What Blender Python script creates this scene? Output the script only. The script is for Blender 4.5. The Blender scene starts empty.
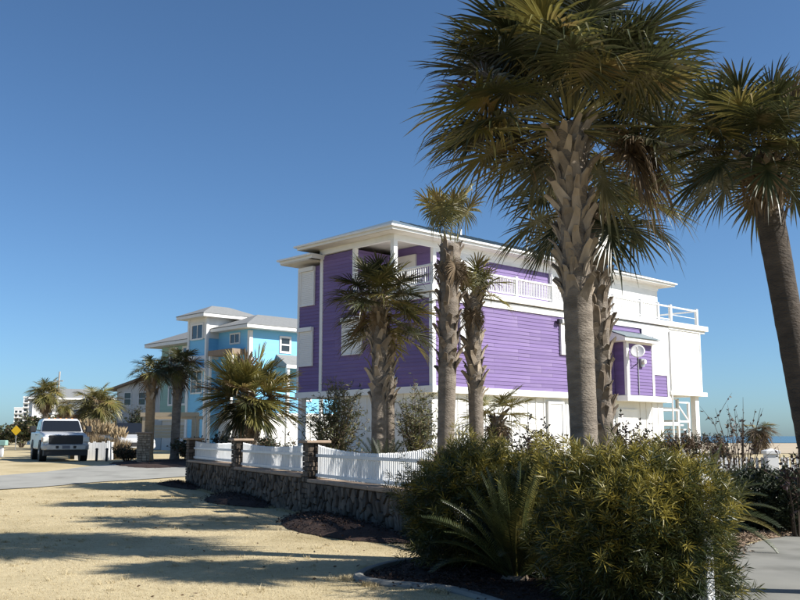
import bpy, bmesh, math, random
import numpy as np
from mathutils import Vector, Matrix

scene = bpy.context.scene
R = math.radians
# ------------------------------------------------------------------ camera
cam = bpy.data.cameras.new('camera')
cam.sensor_width = 36.0
cam.lens = 36.0 * 930 / 800
cam.clip_start = 0.1
cam.clip_end = 9000
cam_ob = bpy.data.objects.new('camera', cam)
scene.collection.objects.link(cam_ob)
cam_ob.location = (0, 0, 1.6)
cam_ob.rotation_euler = (R(90) + math.atan(136 / 930), 0, 0)
scene.camera = cam_ob
# ------------------------------------------------------------------ sky + sun
SUN_AZ, SUN_EL = R(-15.0), R(37.0)          # azimuth from +X
world = bpy.data.worlds.new('World')
scene.world = world
world.use_nodes = True
wn = world.node_tree
wn.nodes.clear()
wo = wn.nodes.new('ShaderNodeOutputWorld')
bg = wn.nodes.new('ShaderNodeBackground')
sky = wn.nodes.new('ShaderNodeTexSky')
sky.sky_type = 'NISHITA'
sky.sun_disc = False
sky.sun_elevation = SUN_EL
sky.sun_rotation = R(90) - SUN_AZ
sky.altitude = 0
sky.air_density = 0.7
sky.dust_density = 0.8
sky.ozone_density = 2.5
bg.inputs['Strength'].default_value = 0.070
tint = wn.nodes.new('ShaderNodeMix')
tint.data_type = 'RGBA'
tint.blend_type = 'MULTIPLY'
tint.inputs[0].default_value = 1.0
tint.inputs[7].default_value = (0.79, 1.04, 1.18, 1)
wn.links.new(sky.outputs[0], tint.inputs[6])
wn.links.new(tint.outputs[2], bg.inputs['Color'])
wn.links.new(bg.outputs[0], wo.inputs[0])
sun = bpy.data.lights.new('sun', 'SUN')
sun.energy = 5.0
sun.angle = R(0.53)
sun.color = (1.0, 0.955, 0.88)
sun_ob = bpy.data.objects.new('sun', sun)
scene.collection.objects.link(sun_ob)
SDIR = Vector((math.cos(SUN_EL) * math.cos(SUN_AZ), math.cos(SUN_EL) * math.sin(SUN_AZ), math.sin(SUN_EL)))
sun_ob.rotation_euler = SDIR.to_track_quat('Z', 'Y').to_euler()
sun_ob.location = SDIR * 60
vs = scene.view_settings
vs.view_transform = 'Standard'
vs.look = 'None'
vs.exposure = 0.8
vs.gamma = 1.0
vs.use_curve_mapping = False
scene.cycles.max_bounces = 8
scene.cycles.transparent_max_bounces = 12

COL = scene.collection.objects
rng = np.random.default_rng(7)
random.seed(7)
GOLD = math.pi * (3 - math.sqrt(5))

# ------------------------------------------------------------------ materials
MATS = {}


def mat(name, c1, c2=None, rough=0.7, scale=6.0, bump=0.0, bscale=40.0, rnd=0.0, trans=0.0, spec=0.35,
        metallic=0.0, detail=6.0, stretch=(1, 1, 1), extra=None, coords='Object', dist=0.01):
    """Principled surface: two colours mixed by noise, optional fine bump, per-object value shift, leaf translucency."""
    m = bpy.data.materials.new(name)
    m.use_nodes = True
    nt = m.node_tree
    N, Lk = nt.nodes, nt.links
    bs = N['Principled BSDF']
    out = N['Material Output']
    bs.inputs['Roughness'].default_value = rough
    bs.inputs['Metallic'].default_value = metallic
    bs.inputs['Specular IOR Level'].default_value = spec
    c2 = c2 or c1
    tc = N.new('ShaderNodeTexCoord')
    mp = N.new('ShaderNodeMapping')
    mp.inputs['Scale'].default_value = stretch
    Lk.new(tc.outputs[coords], mp.inputs['Vector'])
    vec = mp.outputs['Vector']
    oi = N.new('ShaderNodeObjectInfo')
    nz = N.new('ShaderNodeTexNoise')
    nz.noise_dimensions = '4D'
    nz.inputs['Scale'].default_value = scale
    nz.inputs['Detail'].default_value = detail
    mw = N.new('ShaderNodeMath')
    mw.operation = 'MULTIPLY'
    mw.inputs[1].default_value = 37.0
    Lk.new(oi.outputs['Random'], mw.inputs[0])
    Lk.new(mw.outputs[0], nz.inputs['W'])
    Lk.new(vec, nz.inputs['Vector'])
    cr = N.new('ShaderNodeValToRGB')
    cr.color_ramp.elements[0].position = 0.32
    cr.color_ramp.elements[1].position = 0.68
    cr.color_ramp.elements[0].color = (*c1, 1)
    cr.color_ramp.elements[1].color = (*c2, 1)
    Lk.new(nz.outputs['Fac'], cr.inputs['Fac'])
    col = cr.outputs['Color']
    if extra:                                  # a third, larger patchy colour
        c3, s3, lo, hi = extra
        n3 = N.new('ShaderNodeTexNoise')
        n3.inputs['Scale'].default_value = s3
        n3.inputs['Detail'].default_value = 5
        Lk.new(vec, n3.inputs['Vector'])
        mr = N.new('ShaderNodeMapRange')
        mr.inputs[1].default_value = lo
        mr.inputs[2].default_value = hi
        Lk.new(n3.outputs['Fac'], mr.inputs[0])
        mx = N.new('ShaderNodeMix')
        mx.data_type = 'RGBA'
        Lk.new(mr.outputs[0], mx.inputs[0])
        Lk.new(col, mx.inputs[6])
        mx.inputs[7].default_value = (*c3, 1)
        col = mx.outputs[2]
    if rnd > 0:
        hs = N.new('ShaderNodeHueSaturation')
        m2 = N.new('ShaderNodeMapRange')
        m2.inputs[3].default_value = 1 - rnd
        m2.inputs[4].default_value = 1 + rnd
        Lk.new(oi.outputs['Random'], m2.inputs[0])
        Lk.new(m2.outputs[0], hs.inputs['Value'])
        Lk.new(col, hs.inputs['Color'])
        col = hs.outputs['Color']
    Lk.new(col, bs.inputs['Base Color'])
    if bump > 0:
        nb = N.new('ShaderNodeTexNoise')
        nb.inputs['Scale'].default_value = bscale
        nb.inputs['Detail'].default_value = 5
        Lk.new(vec, nb.inputs['Vector'])
        bp = N.new('ShaderNodeBump')
        bp.inputs['Strength'].default_value = bump
        bp.inputs['Distance'].default_value = dist
        Lk.new(nb.outputs['Fac'], bp.inputs['Height'])
        Lk.new(bp.outputs[0], bs.inputs['Normal'])
    if trans > 0:
        tr = N.new('ShaderNodeBsdfTranslucent')
        Lk.new(col, tr.inputs['Color'])
        ms = N.new('ShaderNodeMixShader')
        ms.inputs[0].default_value = trans
        Lk.new(bs.outputs[0], ms.inputs[1])
        Lk.new(tr.outputs[0], ms.inputs[2])
        Lk.new(ms.outputs[0], out.inputs['Surface'])
    MATS[name] = m
    return m


def glass(name, c=(0.02, 0.025, 0.03), rough=0.06):
    m = mat(name, c, rough=rough, spec=0.6)
    return m


mat('white_paint', (0.74, 0.74, 0.73), (0.68, 0.68, 0.67), rough=0.55, scale=3, bump=0.08, bscale=60)
mat('white_board', (0.68, 0.68, 0.67), (0.62, 0.62, 0.61), rough=0.6, scale=2, bump=0.1, bscale=50)
mat('fence_vinyl', (0.72, 0.73, 0.74), (0.62, 0.63, 0.63), rough=0.4, scale=5, rnd=0.06)
mat('porch_ceiling', (0.62, 0.58, 0.52), (0.56, 0.53, 0.48), rough=0.7, scale=3)
mat('purple_siding', (0.160, 0.108, 0.262), (0.148, 0.099, 0.242), rough=0.62, scale=4, rnd=0.09, bump=0.15, bscale=30, stretch=(1, 1, 6), extra=((0.205, 0.15, 0.295), 0.5, 0.48, 0.8))
mat('purple_wall', (0.145, 0.098, 0.235), (0.135, 0.092, 0.22), rough=0.7, scale=2)
mat('metal_roof', (0.20, 0.25, 0.27), (0.16, 0.20, 0.22), rough=0.42, scale=1.2, metallic=0.3)
mat('shingle_roof', (0.235, 0.24, 0.24), (0.185, 0.19, 0.19), rough=0.85, scale=9, bump=0.3, bscale=25)
mat('brown_roof', (0.27, 0.21, 0.16), (0.22, 0.17, 0.13), rough=0.85, scale=9, bump=0.3)
mat('shutter_white', (0.74, 0.74, 0.74), (0.68, 0.68, 0.68), rough=0.5, scale=2)
mat('blue_siding', (0.20, 0.52, 0.78), (0.18, 0.48, 0.74), rough=0.6, scale=1.5, bump=0.2, bscale=4, stretch=(.2, .2, 6))
mat('teal_siding', (0.26, 0.42, 0.37), (0.23, 0.38, 0.34), rough=0.6, scale=1.5, bump=0.2, bscale=4, stretch=(.2, .2, 6))
mat('grey_siding', (0.60, 0.60, 0.59), (0.54, 0.54, 0.53), rough=0.7, scale=1.5)
mat('pale_wall', (0.74, 0.74, 0.73), (0.66, 0.66, 0.66), rough=0.7, scale=0.5)
mat('salmon_wall', (0.62, 0.27, 0.22), (0.55, 0.24, 0.20), rough=0.7, scale=0.5)
glass('window_glass')
glass('windscreen', (0.012, 0.014, 0.018), 0.04)
mat('dark_metal', (0.03, 0.03, 0.032), rough=0.45)
mat('grey_metal', (0.42, 0.42, 0.42), (0.36, 0.36, 0.36), rough=0.4, metallic=0.6)
mat('dish_white', (0.72, 0.72, 0.72), (0.66, 0.66, 0.66), rough=0.4)
mat('truck_paint', (0.52, 0.535, 0.56), (0.48, 0.495, 0.52), rough=0.25, spec=0.6)
mat('truck_dark', (0.022, 0.022, 0.024), rough=0.5)
mat('tyre_rubber', (0.018, 0.018, 0.018), rough=0.85)
mat('chrome', (0.62, 0.62, 0.63), rough=0.25, metallic=0.9)
mat('lamp_glass', (0.62, 0.62, 0.58), rough=0.15, spec=0.7)
mat('plate', (0.12, 0.13, 0.16), rough=0.5)
mat('amber', (0.55, 0.22, 0.03), rough=0.3)
mat('timber', (0.68, 0.55, 0.38), (0.60, 0.47, 0.31), rough=0.75, scale=4, stretch=(1, 8, 8), rnd=0.1)
mat('sign_yellow', (0.80, 0.50, 0.02), (0.74, 0.45, 0.02), rough=0.5)
mat('pole_wood', (0.40, 0.37, 0.33), (0.32, 0.29, 0.26), rough=0.8, scale=3)
mat('stone_pale', (0.36, 0.29, 0.21), (0.22, 0.17, 0.12), rough=0.85, scale=7, rnd=0.3, bump=0.5, bscale=28, dist=0.02)
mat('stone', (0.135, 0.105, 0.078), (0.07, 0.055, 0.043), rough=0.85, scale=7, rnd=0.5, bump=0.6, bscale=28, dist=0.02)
mat('mortar', (0.045, 0.04, 0.035), (0.034, 0.03, 0.027), rough=0.95, scale=20, bump=0.4, bscale=60)
mat('cap_stone', (0.36, 0.27, 0.20), (0.29, 0.21, 0.15), rough=0.8, scale=9, rnd=0.08, bump=0.3, bscale=40)
mat('concrete', (0.32, 0.315, 0.285), (0.27, 0.265, 0.24), rough=0.85, scale=1.3, bump=0.25, bscale=120, dist=0.003,
    extra=((0.21, 0.205, 0.185), 0.9, 0.5, 0.75))
mat('path_concrete', (0.235, 0.23, 0.205), (0.19, 0.187, 0.168), rough=0.85, scale=1.6, bump=0.25, bscale=120, dist=0.003,  # darker concrete copy, the path's partial shade is put into the colour
    extra=((0.13, 0.128, 0.112), 1.1, 0.48, 0.72))
mat('asphalt', (0.17, 0.17, 0.17), (0.13, 0.13, 0.13), rough=0.9, scale=2)
mat('ground', (0.48, 0.40, 0.245), (0.40, 0.325, 0.19), rough=0.95, scale=9, detail=10, bump=0.35, bscale=90, dist=0.015,
    extra=((0.31, 0.25, 0.135), 0.45, 0.46, 0.7))
mat('sand', (0.46, 0.38, 0.27), (0.38, 0.31, 0.22), rough=0.95, scale=.3)
mat('sea', (0.05, 0.12, 0.17), (0.04, 0.10, 0.15), rough=0.25)
mat('dry_blade', (0.56, 0.475, 0.30), (0.49, 0.40, 0.24), rough=0.9, scale=2.5, trans=0.2, extra=((0.34, 0.27, 0.145), 0.45, 0.46, 0.7))
mat('mulch', (0.052, 0.028, 0.020), (0.024, 0.015, 0.012), rough=0.95, scale=25, bump=0.9, bscale=50, dist=0.03)
mat('litter', (0.30, 0.22, 0.15), (0.15, 0.10, 0.07), rough=0.95, scale=30, bump=0.9, bscale=50, dist=0.03)
mat('palm_leaf', (0.060, 0.066, 0.026), (0.034, 0.041, 0.018), rough=0.36, scale=2.2, rnd=0.38, trans=0.22, spec=0.5,
    extra=((0.16, 0.13, 0.065), 2.2, 0.54, 0.76))
mat('palm_leaf_yellow', (0.20, 0.175, 0.05), (0.115, 0.115, 0.036), rough=0.45, scale=2.2, rnd=0.3, trans=0.25, spec=0.45,
    extra=((0.26, 0.18, 0.07), 1.6, 0.5, 0.75))
mat('palm_leaf_dry', (0.19, 0.135, 0.08), (0.10, 0.07, 0.042), rough=0.7, scale=3, rnd=0.3, trans=0.18)
mat('petiole', (0.17, 0.15, 0.06), (0.13, 0.12, 0.05), rough=0.5, scale=4, rnd=0.25)
mat('trunk', (0.235, 0.20, 0.165), (0.135, 0.112, 0.09), rough=0.9, scale=5, bump=0.8, bscale=22, stretch=(1, 1, 2.4), dist=0.03,
    extra=((0.09, 0.075, 0.06), 2.0, 0.5, 0.8))
mat('trunk_shade', (0.075, 0.06, 0.048), (0.04, 0.033, 0.028), rough=0.95, scale=5, bump=0.8, bscale=22, stretch=(1, 1, 2.4), dist=0.03)  # darker trunk copy, shade on the leaning palm put into the colour
mat('trunk_tan', (0.34, 0.24, 0.14), (0.24, 0.16, 0.09), rough=0.9, scale=5, bump=0.8, bscale=22, stretch=(1, 1, 2.4), dist=0.03)
mat('boot', (0.33, 0.275, 0.215), (0.20, 0.16, 0.12), rough=0.85, scale=9, rnd=0.30, bump=0.5, bscale=40, stretch=(1, 1, 0.3))
mat('boot_dark', (0.20, 0.16, 0.12), (0.11, 0.085, 0.065), rough=0.9, scale=9, rnd=0.30, bump=0.5, bscale=40)
mat('twig', (0.12, 0.09, 0.065), (0.08, 0.06, 0.045), rough=0.9, scale=8)
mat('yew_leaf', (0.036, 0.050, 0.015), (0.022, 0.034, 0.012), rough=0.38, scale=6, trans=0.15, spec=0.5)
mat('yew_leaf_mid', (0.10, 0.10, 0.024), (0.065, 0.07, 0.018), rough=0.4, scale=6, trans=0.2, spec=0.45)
mat('yew_leaf_new_lit', (0.32, 0.255, 0.05), (0.22, 0.19, 0.04), rough=0.42, scale=6, trans=0.25)  # new growth, yellowed further to paint in sunlight on the hedge
mat('cycad_leaf', (0.050, 0.062, 0.020), (0.028, 0.038, 0.014), rough=0.42, scale=4, rnd=0.3, trans=0.1, spec=0.55)
mat('cycad_yellow', (0.20, 0.17, 0.05), (0.12, 0.12, 0.035), rough=0.4, scale=4, rnd=0.3, trans=0.15)
mat('cycad_pale', (0.33, 0.33, 0.17), (0.22, 0.23, 0.11), rough=0.5, scale=4, rnd=0.2, trans=0.15)
mat('purple_leaf', (0.055, 0.030, 0.030), (0.030, 0.018, 0.022), rough=0.4, scale=5, trans=0.12, spec=0.45)
mat('oleander_leaf', (0.115, 0.125, 0.050), (0.070, 0.085, 0.035), rough=0.5, scale=4, trans=0.2)
mat('oleander_pale', (0.24, 0.21, 0.10), (0.17, 0.15, 0.07), rough=0.55, scale=4, trans=0.2)
mat('dark_leaf', (0.030, 0.042, 0.018), (0.018, 0.028, 0.013), rough=0.5, scale=4, trans=0.1)
mat('brown_leaf', (0.13, 0.085, 0.050), (0.08, 0.052, 0.032), rough=0.7, scale=4, trans=0.1)
mat('far_leaf', (0.11, 0.115, 0.045), (0.065, 0.075, 0.03), rough=0.6, scale=1.5, trans=0.15)
mat('straw', (0.42, 0.33, 0.20), (0.30, 0.22, 0.13), rough=0.8, scale=6, trans=0.25)


# ------------------------------------------------------------------ helpers
def tag(o, label=None, cat=None, group=None, kind=None):
    if label: o['label'] = label
    if cat: o['category'] = cat
    if group: o['group'] = group
    if kind: o['kind'] = kind
    return o


def empty(name, loc=(0, 0, 0), rz=0.0, s=1.0):
    o = bpy.data.objects.new(name, None)
    o.empty_display_size = 0.2
    o.location = loc
    o.rotation_euler = (0, 0, rz)
    o.scale = (s, s, s)
    COL.link(o)
    return o


def link(name, me, parent=None, m=None):
    o = bpy.data.objects.new(name, me)
    COL.link(o)
    if parent: o.parent = parent
    if m is not None and not me.materials:
        me.materials.append(MATS[m] if isinstance(m, str) else m)
    return o


class MB:
    def __init__(s):
        s.v, s.f, s.mi = [], [], []
        s.cur = 0

    def add(s, vs_, fs):
        k = len(s.v)
        s.v += [tuple(p) for p in vs_]
        s.f += [tuple(i + k for i in q) for q in fs]
        s.mi += [s.cur] * len(fs)
        return s

    def box(s, x0, x1, y0, y1, z0, z1):
        return s.add([(x0, y0, z0), (x1, y0, z0), (x1, y1, z0), (x0, y1, z0), (x0, y0, z1), (x1, y0, z1), (x1, y1, z1), (x0, y1, z1)],
                     [(0, 3, 2, 1), (4, 5, 6, 7), (0, 1, 5, 4), (1, 2, 6, 5), (2, 3, 7, 6), (3, 0, 4, 7)])

    def hexa(s, p):                      # 8 points, bottom ring then top ring (ccw)
        return s.add(p, [(0, 3, 2, 1), (4, 5, 6, 7), (0, 1, 5, 4), (1, 2, 6, 5), (2, 3, 7, 6), (3, 0, 4, 7)])

    def bar(s, a, b, w, h=None):         # rectangular bar from a to b
        a, b = Vector(a), Vector(b)
        h = h or w
        d = (b - a).normalized()
        up = Vector((0, 0, 1)) if abs(d.z) < 0.95 else Vector((1, 0, 0))
        sx = d.cross(up).normalized() * (w / 2)
        sy = sx.cross(d).normalized() * (h / 2)
        return s.hexa([a - sx - sy, a + sx - sy, b + sx - sy, b - sx - sy, a - sx + sy, a + sx + sy, b + sx + sy, b - sx + sy])

    def tube(s, path, radii, n=10, cap=True):
        path = [Vector(p) for p in path]
        vs_, fs = [], []
        for i, p in enumerate(path):
            d = (path[min(i + 1, len(path) - 1)] - path[max(i - 1, 0)]).normalized()
            up = Vector((1, 0, 0)) if abs(d.x) < 0.9 else Vector((0, 1, 0))
            a = d.cross(up).normalized()
            b = d.cross(a).normalized()
            for j in range(n):
                t = 2 * math.pi * j / n
                vs_.append(p + (a * math.cos(t) + b * math.sin(t)) * radii[i])
        for i in range(len(path) - 1):
            for j in range(n):
                k = (j + 1) % n
                fs.append((i * n + j, i * n + k, (i + 1) * n + k, (i + 1) * n + j))
        if cap:
            fs.append(tuple(range(n)))
            fs.append(tuple(reversed(range((len(path) - 1) * n, len(path) * n))))
        return s.add(vs_, fs)

    def prism(s, poly, z0, z1):
        n = len(poly)
        return s.add([(x, y, z0) for x, y in poly] + [(x, y, z1) for x, y in poly],
                     [tuple(reversed(range(n))), tuple(range(n, 2 * n))] + [(i, (i + 1) % n, n + (i + 1) % n, n + i) for i in range(n)])

    def mesh(s, name='mesh'):
        me = bpy.data.meshes.new(name)
        me.from_pydata(s.v, [], s.f)
        if any(s.mi): me.polygons.foreach_set('material_index', s.mi)
        me.update()
        return me

    def build(s, name, m, parent=None, bevel=0.0, smooth=False, seg=1, fix=True):
        me = s.mesh(name)
        if bevel or fix:
            bm = bmesh.new()
            bm.from_mesh(me)
            if bevel:
                bmesh.ops.bevel(bm, geom=bm.edges[:], offset=bevel, segments=seg, affect='EDGES', profile=0.5)
            bmesh.ops.recalc_face_normals(bm, faces=bm.faces[:])
            bm.to_mesh(me)
            bm.free()
        for mm in (m if isinstance(m, (list, tuple)) else [m]):
            me.materials.append(MATS[mm])
        if smooth:
            me.polygons.foreach_set('use_smooth', [True] * len(me.polygons))
        o = bpy.data.objects.new(name, me)
        COL.link(o)
        if parent: o.parent = parent
        return o


def np_mesh(name, V, F, mats, mi=None, smooth=False):
    """V (n,3), F (m,k) numpy -> mesh"""
    me = bpy.data.meshes.new(name)
    V = np.asarray(V, dtype=np.float32)
    F = np.asarray(F, dtype=np.int32)
    m, k = F.shape
    me.vertices.add(len(V))
    me.vertices.foreach_set('co', V.ravel())
    me.loops.add(m * k)
    me.loops.foreach_set('vertex_index', F.ravel())
    me.polygons.add(m)
    me.polygons.foreach_set('loop_start', np.arange(m, dtype=np.int32) * k)
    if mi is not None: me.polygons.foreach_set('material_index', np.asarray(mi, dtype=np.int32))
    if smooth: me.polygons.foreach_set('use_smooth', np.ones(m, dtype=bool))
    for q in mats: me.materials.append(MATS[q])
    me.update(calc_edges=True)
    me.validate()
    return me


def unit(a):
    return a / np.maximum(np.linalg.norm(a, axis=-1, keepdims=True), 1e-9)


def leaf_quads(P, D, L, W, droop=0.0, r=None):
    """diamond leaves: P base, D direction, lengths L, widths W -> V,F"""
    r = r or rng
    n = len(P)
    L = np.broadcast_to(L, (n,))[:, None]
    W = np.broadcast_to(W, (n,))[:, None]
    D = unit(D)
    S = unit(np.cross(D, r.normal(size=(n, 3))))
    Nn = np.cross(S, D)
    g_ = np.array([0, 0, -1.0])
    mid = P + D * L * .45 + g_ * droop * L * .2
    tip = P + D * L + g_ * droop * L
    V = np.stack([P, mid + S * W * .5 + Nn * W * .12, tip, mid - S * W * .5 + Nn * W * .12], axis=1).reshape(-1, 3)
    F = np.arange(n * 4).reshape(n, 4)
    return V, F


# ------------------------------------------------------------------ terrain
def g(x, y):
    t = min(max((y - 25) / 17, 0), 1)
    return .45 * t * t * (3 - 2 * t)


def grid_sheet(name, xs, ys, z, m):
    V = [(x, y, z(x, y)) for y in ys for x in xs]
    nx = len(xs)
    F = [(j * nx + i, j * nx + i + 1, (j + 1) * nx + i + 1, (j + 1) * nx + i) for j in range(len(ys) - 1) for i in range(nx - 1)]
    return link(name, np_mesh(name, V, F, [m], smooth=True))


gx = [-4000, -1500, -600, -250, -120, -60] + list(np.arange(-40, 41, 1.0)) + [60, 120, 250, 600, 1500, 4000]
gy = [-300, -60, -15] + list(np.arange(-5, 62, 0.5)) + [70, 90, 130, 200, 400, 900, 2000, 5000]


def gz(x, y):
    h = g(x, y)
    if 5 < y < 45 and -35 < x < 35:
        h += .012 * math.sin(x * 1.3 + .7 * y) * math.sin(y * .9 - .4 * x) * (1 if y < 24 else max(0, (26 - y) / 2) if y < 26 else 0)
    return h


tag(grid_sheet('ground', gx, gy, gz, 'ground'), 'dormant tan lawn and sandy ground', kind='structure')


def sheet(name, m, low, up, off, n=10, nm=8):
    """a strip between two polylines laid on the terrain"""
    def res(pl, n):
        pl = [Vector((*p, 0)) for p in pl]
        d = [0]
        for a, b in zip(pl, pl[1:]): d.append(d[-1] + (b - a).length)
        o = []
        for k in range(n + 1):
            t = d[-1] * k / n
            i = 0
            while i < len(pl) - 2 and d[i + 1] < t: i += 1
            u = (t - d[i]) / max(d[i + 1] - d[i], 1e-6)
            o.append(pl[i].lerp(pl[i + 1], u))
        return o
    A, B = res(low, n), res(up, n)
    V = []
    for j in range(nm + 1):
        for a, b in zip(A, B):
            p = a.lerp(b, j / nm)
            V.append((p.x, p.y, gz(p.x, p.y) + off))
    w = n + 1
    F = [(j * w + i, j * w + i + 1, (j + 1) * w + i + 1, (j + 1) * w + i) for j in range(nm) for i in range(n)]
    o = link(name, np_mesh(name, V, F, [m], smooth=True))
    return tag(o, kind='structure')


sheet('driveway', 'concrete', [(-30, 17), (-12.95, 26.7), (-11.73, 27.8), (-10.68, 28.9), (-10.0, 30.4), (-8.4, 31.8), (-7.0, 33.2), (-2.5, 37)],
      [(-34, 22), (-15.5, 31.9), (-14.0, 33.2), (-12.95, 35), (-12.4, 38.2), (-11.2, 40.6), (-10, 42), (-5.5, 45)], .022, 40, 30)
sheet('garden_path', 'path_concrete', [(2.6, 2), (2.9, 6), (3.1, 9.5), (4.57, 13.34), (5.44, 14.44), (6.53, 15.59), (9, 17.4)], [(4.1, 2), (4.2, 7), (4.32, 9.8), (4.9, 11.4), (5.6, 12.6), (6.3, 13.6), (7.4, 14.7), (9.6, 16.2)], .02, 40, 8)
sheet('road', 'asphalt', [(-19.5, 44), (-29, 68), (-47.5, 112), (-125, 300)], [(-27, 44), (-38, 68), (-57, 112), (-140, 300)], .03, 30, 3)
sheet('sand_dune', 'sand', [(14, 62), (60, 62), (200, 62)], [(22, 190), (90, 190), (260, 190)], .02, 12, 6)
tag(link('sea', np_mesh('sea', [(30, 150, .52), (3500, 150, .52), (3900, 4500, .52), (120, 4500, .52)], [(0, 1, 2, 3)], ['sea'])), kind='structure')


def mulch(name, pts, h, m='mulch', label=None, chips=900, seed=1):
    """a low mounded bed with loose chips on it"""
    r = np.random.default_rng(seed)
    pts = [Vector((*p, 0)) for p in pts]
    c = sum(pts, Vector()) / len(pts)
    n = 48
    # closed smooth outline
    out = []
    for k in range(n):
        t = k / n * len(pts)
        i = int(t)
        u = t - i
        p0, p1, p2, p3 = (pts[(i + q) % len(pts)] for q in (-1, 0, 1, 2))
        out.append(.5 * ((2 * p1) + (-p0 + p2) * u + (2 * p0 - 5 * p1 + 4 * p2 - p3) * u * u + (-p0 + 3 * p1 - 3 * p2 + p3) * u ** 3))
    V, F, rings = [], [], 9
    for q in range(rings):
        s = 1 - q / rings
        for k in range(n):
            p = c.lerp(out[k], s * (1 + .02 * math.sin(k * 2.1 + q) - .01))
            z = gz(p.x, p.y) + .012 + h * (1 - s ** 2.2) * (.85 + .3 * r.random()) + (.0 if q == 0 else .012 * r.random())
            V.append((p.x, p.y, z))
    V.append((c.x, c.y, gz(c.x, c.y) + h))
    for q in range(rings - 1):
        for k in range(n):
            F.append((q * n + k, q * n + (k + 1) % n, (q + 1) * n + (k + 1) % n, (q + 1) * n + k))
    T = [(*f[:3],) for f in F] + [(f[0], f[2], f[3]) for f in F] + [((rings - 1) * n + k, (rings - 1) * n + (k + 1) % n, len(V) - 1) for k in range(n)]
    V = np.array(V)
    # chips
    i = r.integers(0, n * (rings - 1), chips)
    P = V[i] + r.normal(size=(chips, 3)) * [.08, .08, .0] + [0, 0, .012]
    D = r.normal(size=(chips, 3)) * [1, 1, .35]
    v2, f2 = leaf_quads(P, D, r.uniform(.03, .08, chips), r.uniform(.012, .03, chips), r=r)
    f2t = np.concatenate([f2[:, [0, 1, 2]], f2[:, [0, 2, 3]]]) + len(V)
    me = np_mesh(name, np.concatenate([V, v2]), np.concatenate([np.array(T), f2t]), [m], smooth=False)
    return tag(link(name, me), label, 'mulch', kind='stuff')


WALL_D = Vector((.4257, -.9049, 0))
WALL_N = Vector((-.9049, -.4257, 0))
W0 = Vector((-6.57, 30, 0))


def wp(s, d=0.0):
    p = W0 + WALL_D * s + WALL_N * d
    return (p.x, p.y)


mulch('mulch_bed', [wp(-1.2, .3), wp(-.6, 1.0), wp(.8, .9), wp(2.2, .5), wp(2.0, .17), wp(0, .25)], .10, label='reddish mulch mound at the far end of the stone wall', seed=3)
mulch('mulch_bed', [wp(4.6, .2), wp(5.6, .9), wp(7.2, 1.25), wp(8.9, .7), wp(9.2, .18), wp(7, .18)], .16, label='dark mulch mound against the middle of the stone wall', seed=4)
mulch('mulch_bed', [wp(11.6, .2), wp(12.2, 1.0), wp(14.2, 1.55), wp(16.2, 1.3), wp(17, .5), wp(15, .18)], .17, label='dark reddish mulch mound at the near end of the stone wall', seed=5, chips=1600)
BED = [(-.45, 10.9), (-.22, 11.75), (.2, 12.3), (.9, 12.7), (2.2, 11.2), (3.1, 9.5), (2.95, 8.2), (2.0, 7.6), (1.1, 8.9), (.55, 10.0), (-.15, 10.42)]
mulch('mulch_bed', BED, .06, label='dark mulch bed under the front hedge', seed=6, chips=3000)
mulch('leaf_litter', [(3.3, 10.2), (4.4, 13.3), (5.4, 14.55), (7.4, 16.4), (9.5, 18.5), (8, 19), (5.2, 17), (3.6, 14.2), (2.9, 11.4)], .05, 'litter', 'sunlit leaf litter strip beside the garden path', 3500, 8)
mulch('mulch_bed', [(-9.4, 36.5), (-12.2, 39.6), (-12, 44.5), (-7, 47.5), (-5.5, 42)], .1, label='dark bare bed behind the far stone pillar', seed=9, chips=300)


def bed_edging():
    n = len(BED)
    pts = []
    order = [3, 2, 1, 0, 10, 9, 8]
    ctrl = [Vector((*BED[i], 0)) for i in order]
    for i in range(len(ctrl) - 1):
        p0 = ctrl[max(i - 1, 0)]
        p1, p2 = ctrl[i], ctrl[i + 1]
        p3 = ctrl[min(i + 2, len(ctrl) - 1)]
        for k in range(6):
            u = k / 6
            pts.append(.5 * ((2 * p1) + (-p0 + p2) * u + (2 * p0 - 5 * p1 + 4 * p2 - p3) * u * u + (-p0 + 3 * p1 - 3 * p2 + p3) * u ** 3))
    c = Vector((1.2, 10.5, 0))
    mb = MB()
    prof = [(-.03, -.05), (-.03, .05), (.01, .06), (.065, .05), (.09, .02), (.09, -.05)]
    V, F = [], []
    for i, p in enumerate(pts):
        d = (pts[min(i + 1, len(pts) - 1)] - pts[max(i - 1, 0)]).normalized()
        o = Vector((d.y, -d.x, 0))
        if o.dot(p - c) < 0: o = -o
        for a, z in prof:
            V.append(p + o * a + Vector((0, 0, z)))
    m = len(prof)
    for i in range(len(pts) - 1):
        for k in range(m - 1):
            F.append((i * m + k, i * m + k + 1, (i + 1) * m + k + 1, (i + 1) * m + k))
    mb.add(V, F)
    tag(mb.build('bed_edging', 'path_concrete', smooth=False), 'curved concrete edging round the front hedge bed', 'edging')


bed_edging()


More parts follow.
